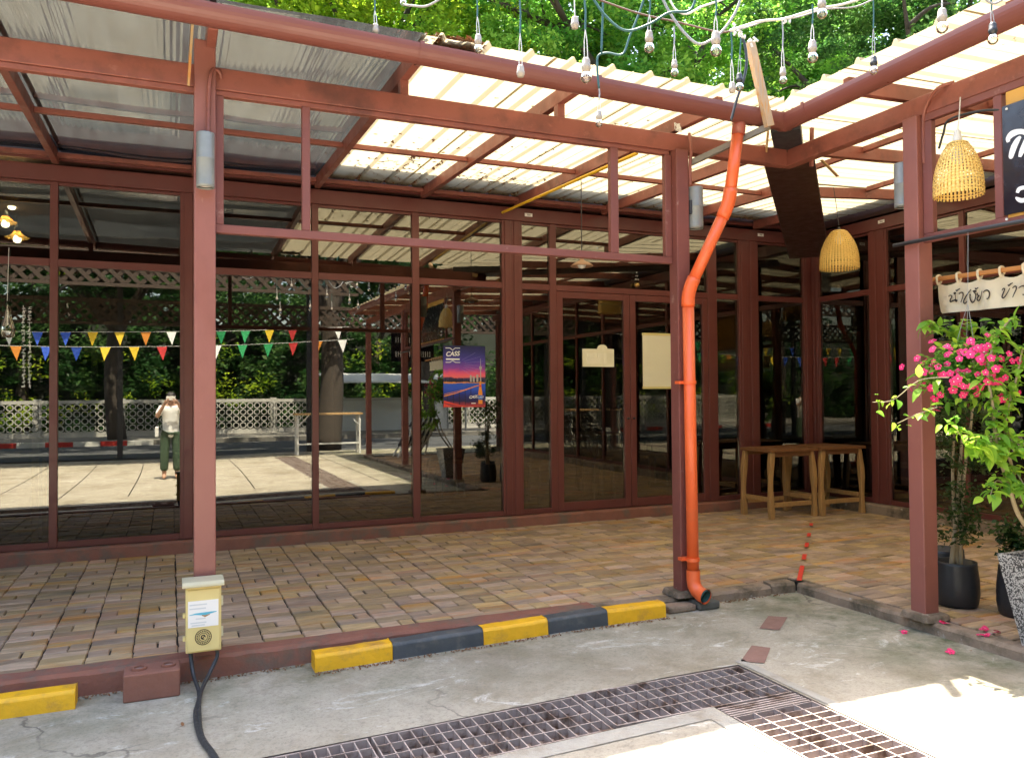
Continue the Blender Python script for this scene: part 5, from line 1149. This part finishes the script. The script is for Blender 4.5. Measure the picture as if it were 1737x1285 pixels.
# hanging basket of pink flowers
hb2 = thing('flower_basket', 'hanging basket full of small pink flowers in front of the right post', 'hanging plant', (4.12, 3.13, 1.40))
bc = Vector((4.13, 3.16, 1.55)); fo = []
for k in range(90):
    d = rng.normal(0, 1, 3); d /= np.linalg.norm(d); q = bc + Vector(d * np.array([.2, .26, .17]) * rng.random() ** .4); fo.append((q.x, q.y, q.z, .06))
v, r = leaf_cloud([f[:3] for f in fo], [f[3] for f in fo], 26, .042, 1, .1); quads_obj('foliage', v, r, m_leafB, hb2, (4.12, 3.13, 1.40))
obj('pot', MB().lathe([(.001, 0), (.08, 0), (.11, .12), (.115, .13), (.10, .13), (.09, .11), (.001, .11)], 24, (4.13, 3.16, 1.40)), m_pot, hb2, smooth=True)
for dx, dy in ((.08, .05), (-.08, .05), (0, -.1)): obj('hanger_wire', MB().tube([(4.13 + dx, 3.16 + dy, 1.52), (4.165, 3.15, 1.95), (4.175, 3.148, 2.36)], .0014, 5), m_wiregrey, hb2)
m_pink = M('pink_petal', (.80, .025, .16), .55, .15, 60); m_pink2 = M('flower_eye', (.9, .6, .65), .5)
mb = MB()
for k in range(5):
    a = 2 * math.pi * k / 5; u = Vector((math.cos(a), math.sin(a), 0)); w = Vector((-math.sin(a), math.cos(a), 0)); z = Vector((0, 0, 1))
    vs = [u * .003, u * .013 + w * .010 + z * .003, u * .022 + w * .011 + z * .002, u * .026 + w * .002 + z * .001, u * .023 - w * .009 + z * .003, u * .012 - w * .009 + z * .004]
    mb.add(vs, [(0, 1, 2, 3, 4, 5)], 0)
mb.add([Vector((.004 * math.cos(a), .004 * math.sin(a), .005)) for a in np.linspace(0, 2 * math.pi, 7)[:-1]], [tuple(range(6))], 1)
fme = mesh_of('flower', mb); fme.materials.append(m_pink); fme.materials.append(m_pink2)
for k in range(95):
    while True:
        d = Vector((random.gauss(-.6, .6), random.gauss(-.5, .7), random.gauss(.1, .6))).normalized()
        if d.x < .35: break
    rr = random.uniform(.62, 1.08); q = bc + Vector((d.x * .27 * rr, d.y * .36 * rr, d.z * .23 * rr)); nd = (d + Vector((-.5, -.6, .1)) * .7).normalized(); s = random.uniform(.65, 1.0)
    inst('flower', fme, hb2, q, Vector(nd).to_track_quat('Z', 'X').to_euler(), (s, s, s))
for k in range(60):
    d = Vector((random.gauss(-.5, .6), random.gauss(-.4, .7), random.gauss(-.2, .7))).normalized(); q = bc + Vector((d.x * .21, d.y * .28, d.z * .18)); s = random.uniform(.4, .75)
    inst('leaf', random.choice(LM), hb2, q, rot_to((d + Vector((0, 0, -.3))).normalized(), random.uniform(-.6, .6)), (s, s, s))
# fallen petals and leaves
for i, (px, py, z, lb) in enumerate(((1529, 1072, .004, 'pink petals fallen on the concrete left of the post foot'), (1602, 1057, PAV + .012, 'pink petal fallen on the pavers beside the post foot'), (1668, 1066, PAV + .010, 'white petal lying on the pavers under the flowers'), (1668, 1078, PAV + .012, 'pink petal on the kerb under the flowers'), (1690, 1073, PAV + .010, 'small white petal nearest the speckled planter'), (1615, 1105, .004, 'pink petals fallen on the mossy concrete below the kerb'))):
    p = on_z(px, py, z); t = thing('fallen_petal', lb, 'petal', p, 'petals on the ground')
    for k in range(3):
        o = inst('petal', fme, t, p + Vector((random.uniform(-.025, .025), random.uniform(-.02, .02), .004)), (random.uniform(-.5, .5), random.uniform(-.5, .5), random.uniform(0, 6)), (.75, .75, .75))
m_dry = M('dry_leaf', (.22, .10, .04), .8, .3, 30)
dry = mesh_of('dry_leaf', leaf_mesh(.035, .016, .4, -.2)); dry.materials.append(m_dry)
for px, py, lb in ((1645, 1104, 'brown dry leaf on the concrete below the kerb'), (310, 1214, 'small red brown leaf left of the black cables')):
    p = on_z(px, py, 0); o = bpy.data.objects.new('fallen_leaf', dry); COL.objects.link(o); o.location = (p.x, p.y, zg(p.x) + .006); o.rotation_euler = (0, 0, random.uniform(0, 6)); tag(o, lb, 'leaf')
# litter: debris along the kerb, in the gutter corner and on the sheets
def litter(name, label, n, fn, size, mat, flat=True):
    c = [fn() for _ in range(n)]; v, r = leaf_cloud(c, [size * .3] * n, 2, size, .15); o = quads_obj(name, v, r, mat, None, (0, 0, 0)); tag(o, label, 'litter', kind='stuff'); return o
litter('leaf_litter', 'dry leaf litter lying on the canopy sheets along the wall', 2600, lambda: (lambda y, x: (x, y, zr(y) + .012 + rng.random() * .025))(7.78 - abs(rng.normal(0, .10)), rng.uniform(1.3, 7.2)), .05, m_dry)
litter('leaf_litter', 'dark clump of leaves on the cream sheet by the gutter', 420, lambda: (1.52 + rng.normal(0, .07), 4.37 + rng.normal(0, .045), zr(4.4) + .01 + rng.random() * .03), .045, m_dry)
litter('leaf_litter', 'scattered leaves lying over the cream sheets', 420, lambda: (lambda x, y: (x, y, zr(y) + .01))(*[(1.9 + rng.normal(0, .3), 6.9 + rng.normal(0, .3)), (2.9 + rng.normal(0, .3), 7.2 + rng.normal(0, .15)), (rng.uniform(1.4, 4.5), rng.uniform(5.0, 7.6))][rng.integers(0, 3)]), .04, m_dry)
litter('leaf_litter', 'twigs and dry leaves caught in the gutter corner', 130, lambda: (3.90 + rng.normal(0, .06), 4.30 + rng.normal(0, .05), 3.345 + rng.random() * .03), .035, M('straw', (.42, .30, .2), .8))
litter('kerb_debris', 'dirt and leaf crumbs along the foot of the kerb', 900, lambda: (lambda x: (x, 4.40 - abs(rng.normal(0, .02)) + (.18 if (x < .7 or x > 3.0) else 0), zg(x) + .006))(rng.uniform(-1.5, 4.1)), .014, m_dry)

# ------------------------------------------------------------------ the street side, seen in the glass
struct('road', MB().add([(-60, -12.2, -.02), (60, -12.2, -.02), (60, -6.0, -.02), (-60, -6.0, -.02)], [(0, 1, 2, 3)]), M('asphalt', (.075, .078, .082), .85, .2, 4, bump=.3, bscale=120))
mb = MB().box(-60, 60, -16.5, -12.2, -.3, .12); struct('pavement', mb, M('pavement_cement', (.20, .185, .16), .9, .2, 2))
m_kw = M('kerb_white', (.70, .68, .62), .7, .12); m_kr = M('kerb_red_paint', (.55, .04, .03), .6, .12)
for i in range(12):
    x = -9.5 + i * .75; o = struct('kerb_stripe', MB().box(x, x + .74, -12.195, -12.05, -.1, .125), (m_kr, m_kw)[i % 2])
# breeze block fence
fe = thing('breeze_block_fence', 'pale pierced block fence across the street seen in the glass', 'fence', (0, -15.8, .12))
mblk = M('pale_block', (.55, .53, .48), .8, .15)
for i in range(13): x = -12 + i * 2.6; obj('fence_post', MB().box(x - .11, x + .11, -15.95, -15.68, .12, 1.45), mblk, fe)
obj('coping', MB().box(-12, 19.2, -15.93, -15.70, 1.28, 1.40).box(-12, 19.2, -15.93, -15.70, .12, .30), mblk, fe)
mb = MB(); S = .25
for i in range(125):
    for j in range(4):
        x, z = -12 + i * S, .30 + j * S * .98
        for k in range(8):
            a, b = 2 * math.pi * k / 8, 2 * math.pi * (k + 1) / 8
            mb.add([(x + .12 * math.cos(a), -15.76, z + .12 + .12 * math.sin(a)), (x + .12 * math.cos(b), -15.76, z + .12 + .12 * math.sin(b)), (x + .085 * math.cos(b), -15.76, z + .12 + .085 * math.sin(b)), (x + .085 * math.cos(a), -15.76, z + .12 + .085 * math.sin(a))], [(0, 1, 2, 3)])
o = obj('pierced_blocks', mb, mblk, fe); o['kind'] = 'stuff'; sm = o.modifiers.new('thick', 'SOLIDIFY'); sm.thickness = .08
# trees over the street
tree('leafy street tree left behind the fence seen in the glass', (-5, -18.5, 0), 4.0, .22, (-5, -18.5, 4.8), (4.2, 2.2, 3.6), 170, 90, m_leafS, .20, 'trees across the street')
tree('bushy street tree across the road seen in the middle panes', (1.5, -19.5, 0), 4.0, .25, (1.5, -19.5, 4.6), (4.2, 2.0, 3.8), 170, 90, m_leafS, .20, 'trees across the street')
tree('street tree across the road right of the table in the glass', (8.5, -19, 0), 4.0, .25, (8.5, -19, 5.0), (4.4, 2.2, 4.0), 170, 90, m_leafS, .20, 'trees across the street')
tree('broad tree by the road whose shade falls on the courtyard end', (4.0, -6.6, 0), 4.6, .30, (3.4, -7.6, 6.8), (4.6, 2.6, 2.0), 200, 110, m_leafS, .16, 'trees across the street', limbs=10)
tree('spreading tree by the road left of the photographer in the glass', (-5.6, -7.6, 0), 4.6, .22, (-4.4, -8.4, 6.6), (4.6, 2.4, 2.0), 200, 110, m_leafA, .16, 'trees across the street')
tree('big dark tree far behind the fence', (-1, -27, 0), 6, .3, (-1, -27, 7.5), (12, 3, 6.5), 240, 90, m_leafS, .34, 'trees across the street')
tree('big dark tree far right behind the fence', (16, -25, 0), 6, .3, (16, -25, 7), (9, 3, 6), 190, 90, m_leafS, .34, 'trees across the street')
def hedge(name, label, x0, x1, y0, y1, z0, z1, n, per, size, mat):
    c = [(rng.uniform(x0, x1), rng.uniform(y0, y1), rng.uniform(z0, z1) if rng.random() < .7 else rng.uniform(z0, z0 + (z1 - z0) * .5)) for _ in range(n)]
    v, r = leaf_cloud(c, rng.uniform(.35, .7, n), per, size, .9, .15); tag(quads_obj(name, v, r, mat, None, (0, 0, 0)), label, 'hedge', kind='stuff')
hedge('hedge', 'dense dark undergrowth behind the pierced fence, seen in the glass', -26, 24, -19.5, -16.6, .2, 5.5, 800, 60, .22, m_leafS)
hedge('hedge', 'lighter green shrubs behind the pierced fence, seen in the glass', -14, 16, -17.2, -16.2, .4, 3.4, 90, 50, .16, m_leafA)
tree('overhanging tree at the far kerb, seen in the glass', (-1.6, -13.2, .1), 4.5, .24, (-2.0, -12.0, 6.6), (5.2, 2.4, 2.2), 220, 100, m_leafS, .18, 'trees across the street')
tree('overhanging tree at the far kerb right, seen in the glass', (9.0, -13.4, .1), 4.5, .24, (7.6, -12.0, 6.6), (5.0, 2.4, 2.2), 200, 100, m_leafS, .18, 'trees across the street')
hedge('hedge', 'dark hedge closing the left end of the courtyard', -14.5, -12.5, -10, 10, .1, 5.5, 420, 55, .22, m_leafS)
tree('tree beyond the left end of the courtyard', (-15, -3, 0), 4, .25, (-15, -3, 6.5), (3, 5, 4), 200, 90, m_leafS, .22, 'trees across the street')
tag(obj('backdrop_wall', MB().box(-30, 30, -21, -20.8, 0, 4.5), M('dark_wall', (.05, .06, .045), .9, .3, 1)), 'dark backdrop wall added behind the street hedge, mirrored in the glass', 'wall')  # wall added as a dark backdrop, blocks pale gaps in the hedge
# lattice pergola at the street end
pg = thing('lattice_pergola', 'brown lattice valance pergola at the street end seen in the glass', 'pergola', (0, -4.5, 0))
m_lat = M('lattice_wood', (.06, .038, .026), .7, .2)  # wood colour darkened to stand for the shade on the strips
def lattice(y, z0, z1, x0, x1, st, w):
    mb = MB(); h = z1 - z0; x = x0
    while x < x1:
        mb.bar((x, y, z0), (x + h, y, z1), w, .02, up=(0, 1, 0)); mb.bar((x + h, y + .021, z0), (x, y + .021, z1), w, .02, up=(0, 1, 0)); x += st
    o = obj('lattice', mb, m_lat, pg); o['kind'] = 'stuff'
    obj('rail', MB().box(x0, x1 + .5, y - .03, y + .05, z1, z1 + .09).box(x0, x1 + .5, y - .03, y + .05, z0 - .07, z0), m_lat, pg)
lattice(-3.1, 3.90, 4.50, -9, 3.6, .30, .085); lattice(-6.0, 3.32, 3.80, -9, 14, .24, .06)
obj('pergola_roof', MB().box(-9.2, 3.7, -6.1, -3.06, 4.52, 4.56), m_plate, pg)
for x in (-8.9, -4.9, -1.14, 3.4): obj('pergola_post', MB().box(x - .06, x + .06, -6.08, -5.96, 0, 4.5), m_dark, pg)
# bunting
m_pen = [M('pennant_%d' % i, c, .6, .05) for i, c in enumerate(((.65, .05, .05), (.80, .55, .03), (.03, .35, .12), (.03, .10, .55), (.80, .80, .78), (.75, .28, .04)))]
def bunting(a, b, sag, n, label):
    a, b = Vector(a), Vector(b); t = thing('bunting', label, 'bunting', a, 'pennant strings over the courtyard')
    P = [a.lerp(b, f) - Vector((0, 0, sag * 4 * f * (1 - f))) for f in np.linspace(0, 1, n + 1)]
    obj('cord', MB().tube(P, .005, 5), m_wirew, t)
    for i in range(n):
        p = P[i].lerp(P[i + 1], .5); d = (P[i + 1] - P[i]).normalized(); s = Vector((random.uniform(-.05, .05), random.uniform(-.09, .09), -.30))
        mb = MB().prism([(-.105, 0), (.105, 0), (0, -.30)], p, d, Vector((s.x, s.y, .30)) if False else (random.uniform(-.08, .08), random.uniform(-.2, .2), 1), .002); obj('pennant', mb, m_pen[(i * 5 + random.randint(0, 1)) % 6], t)
bunting((-7.5, -3.8, 2.95), (3.9, -3.2, 3.12), .16, 22, 'upper pennant string across the courtyard, seen in the glass'); bunting((-7.5, -3.3, 2.72), (3.9, -2.6, 2.78), .22, 21, 'lower pennant string across the courtyard, seen in the glass')
# bar table and folded chairs by the road
bt = thing('bar_table', 'tall white framed bar table with wooden top by the road, in the glass', 'table', (3.7, -4.9, 0))
obj('table_top', MB().box(2.85, 4.55, -5.1, -4.65, 1.0, 1.045), m_woodpale, bt)
for x in (2.92, 4.48):
    for y in (-5.04, -4.71): obj('leg', MB().box(x - .025, x + .025, y - .025, y + .025, 0, .999), m_white_paint, bt)
obj('footrail', MB().box(2.946, 4.454, -4.73, -4.69, .25, .29), m_white_paint, bt)
for s in (-1, 1): obj('brace', MB().bar((3.7 + s * .75, -4.71, .75), (3.7 + s * .5, -4.71, .998), .025, .025), m_white_paint, bt)
for i in range(5):
    x = 4.75 + i * .16; y = -2.4 - i * .13; c = thing('folded_chair', ['first', 'second', 'third', 'fourth', 'fifth'][i] + ' of the folded metal chairs leaning together in the shade', 'chair', (x, y, PAV), 'folded chairs in the side patio')
    for dy in (0, .42): obj('frame', MB().bar((x, y + dy, PAV), (x + .55, y + dy - .1, PAV + .88), .03, .03), m_white_paint, c); obj('frame', MB().bar((x + .16, y + dy, PAV), (x + .42, y + dy - .1, PAV + .9), .026, .026), m_white_paint, c)
    obj('seat', MB().bar((x + .16, y + .2, PAV + .25), (x + .33, y + .16, PAV + .55), .38, .02), m_dark, c); obj('backrest', MB().bar((x + .43, y + .16, PAV + .68), (x + .53, y + .14, PAV + .84), .40, .018), m_dark, c)
# small white canopy and house wall across the road
hs = thing('street_stall', 'white canopy roof of a stall across the road, seen in the glass', 'stall', (8, -14, .12))
mb = MB(); mb.add([(5.2, -15.4, 2.3), (10.5, -15.4, 2.3), (10.5, -13.0, 1.95), (5.2, -13.0, 1.95), (5.2, -15.4, 2.36), (10.5, -15.4, 2.36), (10.5, -13.0, 2.01), (5.2, -13.0, 2.01)], [(3, 2, 1, 0), (4, 5, 6, 7), (0, 1, 5, 4), (1, 2, 6, 5), (2, 3, 7, 6), (3, 0, 4, 7)]); obj('canopy_sheet', mb, m_white_paint, hs)
for x in (5.3, 10.4):
    for y in (-15.3, -13.1): obj('stall_pole', MB().box(x - .03, x + .03, y - .03, y + .03, .12, 2.0), m_lampg, hs)
obj('stall_wall', MB().box(5.3, 10.4, -15.5, -15.42, .12, 1.3), m_white_paint, hs)
# wing sign reflected in the glass
sb = thing('hanging_sign', 'black hanging sign of the side wing, seen mirrored in the glass', 'sign', (4.6, -.9, 2.5)); obj('panel', MB().box(4.35, 5.3, -1.0, -.97, 2.2, 2.9), m_signblack, sb)
mb = MB()
for r_, z in ((0, 2.66), (1, 2.36)):
    for k in range(8): x = 4.45 + k * .1; mb.stroke([(x, z - .05), (x + .01, z + .06), (x + .05, z + .06), (x + .055, z - .05)], (0, -.968, 0), (-1, 0, 0), (0, 0, 1), .014, -.001) if False else mb.add([(x, -.967, z - .06), (x + .015, -.967, z - .06), (x + .015, -.967, z + .06), (x, -.967, z + .06), (x + .05, -.967, z - .06), (x + .065, -.967, z - .06), (x + .065, -.967, z + .06), (x + .05, -.967, z + .06)], [(0, 1, 2, 3), (4, 5, 6, 7)])
obj('lettering', mb, m_signwhite, sb)

# ------------------------------------------------------------------ the photographer, seen in the glass
pe = thing('person', 'person in white shirt photographing with a phone, mirrored in the left glass', 'person', (0, -.35, zg(0)))
def skin(name, verts, edges, radii, mat, root=0, sub=2):
    me = bpy.data.meshes.new(name); off = wloc(pe); me.from_pydata([tuple(Vector(v) - off) for v in verts], edges, []); me.materials.append(mat)
    o = bpy.data.objects.new(name, me); COL.objects.link(o); o.parent = pe; s = o.modifiers.new('skin', 'SKIN'); sv_ = me.skin_vertices[0].data
    for i, r in enumerate(radii): sv_[i].radius = (r if isinstance(r, tuple) else (r, r)); sv_[i].use_root = (i == root)
    s.use_smooth_shade = True; b = o.modifiers.new('sub', 'SUBSURF'); b.levels = b.render_levels = sub; return o
m_skin = M('skin', (.48, .28, .19), .5, .06); m_shirt = M('white_shirt', (.78, .78, .76), .8, .05, bump=.2, bscale=25); m_trous = M('green_trousers', (.05, .085, .05), .85, .1); m_hair = M('dark_hair', (.02, .016, .014), .5)
zz = zg(0)
V = [(0, -.36, .84), (0, -.36, 1.02), (0, -.355, 1.20), (0, -.35, 1.30), (0, -.335, 1.365), (0, -.31, 1.42), (0, -.30, 1.50),
     (-.16, -.34, 1.27), (-.24, -.24, 1.10), (-.10, -.12, 1.36), (-.065, -.07, 1.42), (.16, -.34, 1.27), (.25, -.24, 1.12), (.11, -.12, 1.37), (.07, -.07, 1.42),
     (-.09, -.36, .80), (-.10, -.34, .44), (-.11, -.37, .07 + zz), (-.115, -.27, .035 + zz), (.09, -.36, .80), (.10, -.345, .44), (.11, -.37, .07 + zz), (.115, -.27, .035 + zz)]
E_ = [(0, 1), (1, 2), (2, 3), (3, 4), (4, 5), (5, 6), (3, 7), (7, 8), (8, 9), (9, 10), (3, 11), (11, 12), (12, 13), (13, 14), (0, 15), (15, 16), (16, 17), (17, 18), (0, 19), (19, 20), (20, 21), (21, 22)]
Rd = [(.10, .07), (.09, .065), (.11, .07), (.09, .06), .05, (.075, .09), (.07, .085), .058, .042, .027, .03, .058, .042, .027, .03, .085, .058, .04, .035, .085, .058, .04, .035]
skin('body', V, E_, Rd, m_skin)
skin('shirt', [(0, -.36, .70), (0, -.36, .98), (0, -.355, 1.18), (0, -.35, 1.29), (-.16, -.34, 1.27), (-.225, -.27, 1.13), (.16, -.34, 1.27), (.235, -.27, 1.145)], [(0, 1), (1, 2), (2, 3), (3, 4), (4, 5), (3, 6), (6, 7)], [(.165, .125), (.15, .115), (.165, .115), (.11, .085), .066, .062, .066, .062], m_shirt)
skin('trousers', [(0, -.36, .92), (-.095, -.36, .76), (-.105, -.345, .44), (-.112, -.37, .14 + zz), (.095, -.36, .76), (.105, -.35, .44), (.112, -.37, .14 + zz)], [(0, 1), (1, 2), (2, 3), (0, 4), (4, 5), (5, 6)], [(.135, .10), .10, .085, .075, .10, .085, .075], m_trous)
skin('hair', [(0, -.335, 1.56), (0, -.375, 1.50), (0, -.40, 1.40)], [(0, 1), (1, 2)], [(.085, .09), (.09, .085), (.06, .05)], m_hair)
mb = MB()
for s in (-1, 1):
    for k in range(4): y0 = -.066 + 0 * k; mb.tube(smooth_pts([(s * .068, -.075, 1.435 - k * .018), (s * .052, -.052, 1.44 - k * .018), (s * .030, -.050, 1.44 - k * .018)], 3), .008, 6)
    mb.tube(smooth_pts([(s * .066, -.085, 1.41), (s * .045, -.088, 1.425), (s * .028, -.082, 1.43)], 3), .009, 6)
obj('fingers', mb, m_skin, pe, smooth=True)
mb = MB()
for s in (-1, 1): mb.lathe([(.001, -.008), (.009, 0), (.001, .008)], 8, (s * .028, -.222, 1.475))
obj('eyes', mb, m_hair, pe); obj('nose', MB().tube([(0, -.225, 1.475), (0, -.205, 1.445), (0, -.22, 1.438)], .011, 6), m_skin, pe, smooth=True); obj('mouth', MB().tube([(-.022, -.222, 1.413), (0, -.217, 1.411), (.022, -.222, 1.413)], .005, 6), M('lips', (.4, .15, .13), .5), pe)
ph = tag(obj('phone', MB().box(-.078, .078, -.072, -.062, 1.412, 1.488), m_white, bevel=.004), 'pale phone held up in front of the face, in the glass', 'phone')
bg = thing('shoulder_bag', 'small white shoulder bag at the hip of the person in the glass', 'bag', (-.26, -.33, .80)); obj('bag_body', MB().box(-.27, -.205, -.45, -.20, .74, .93), m_white_paint, bg, bevel=.02, seg=3); obj('strap', MB().tube(smooth_pts([(-.265, -.43, .92), (-.20, -.45, 1.2), (-.12, -.37, 1.36), (-.2, -.25, 1.15), (-.265, -.22, .92)], 5), .007, 6), m_hair, bg)
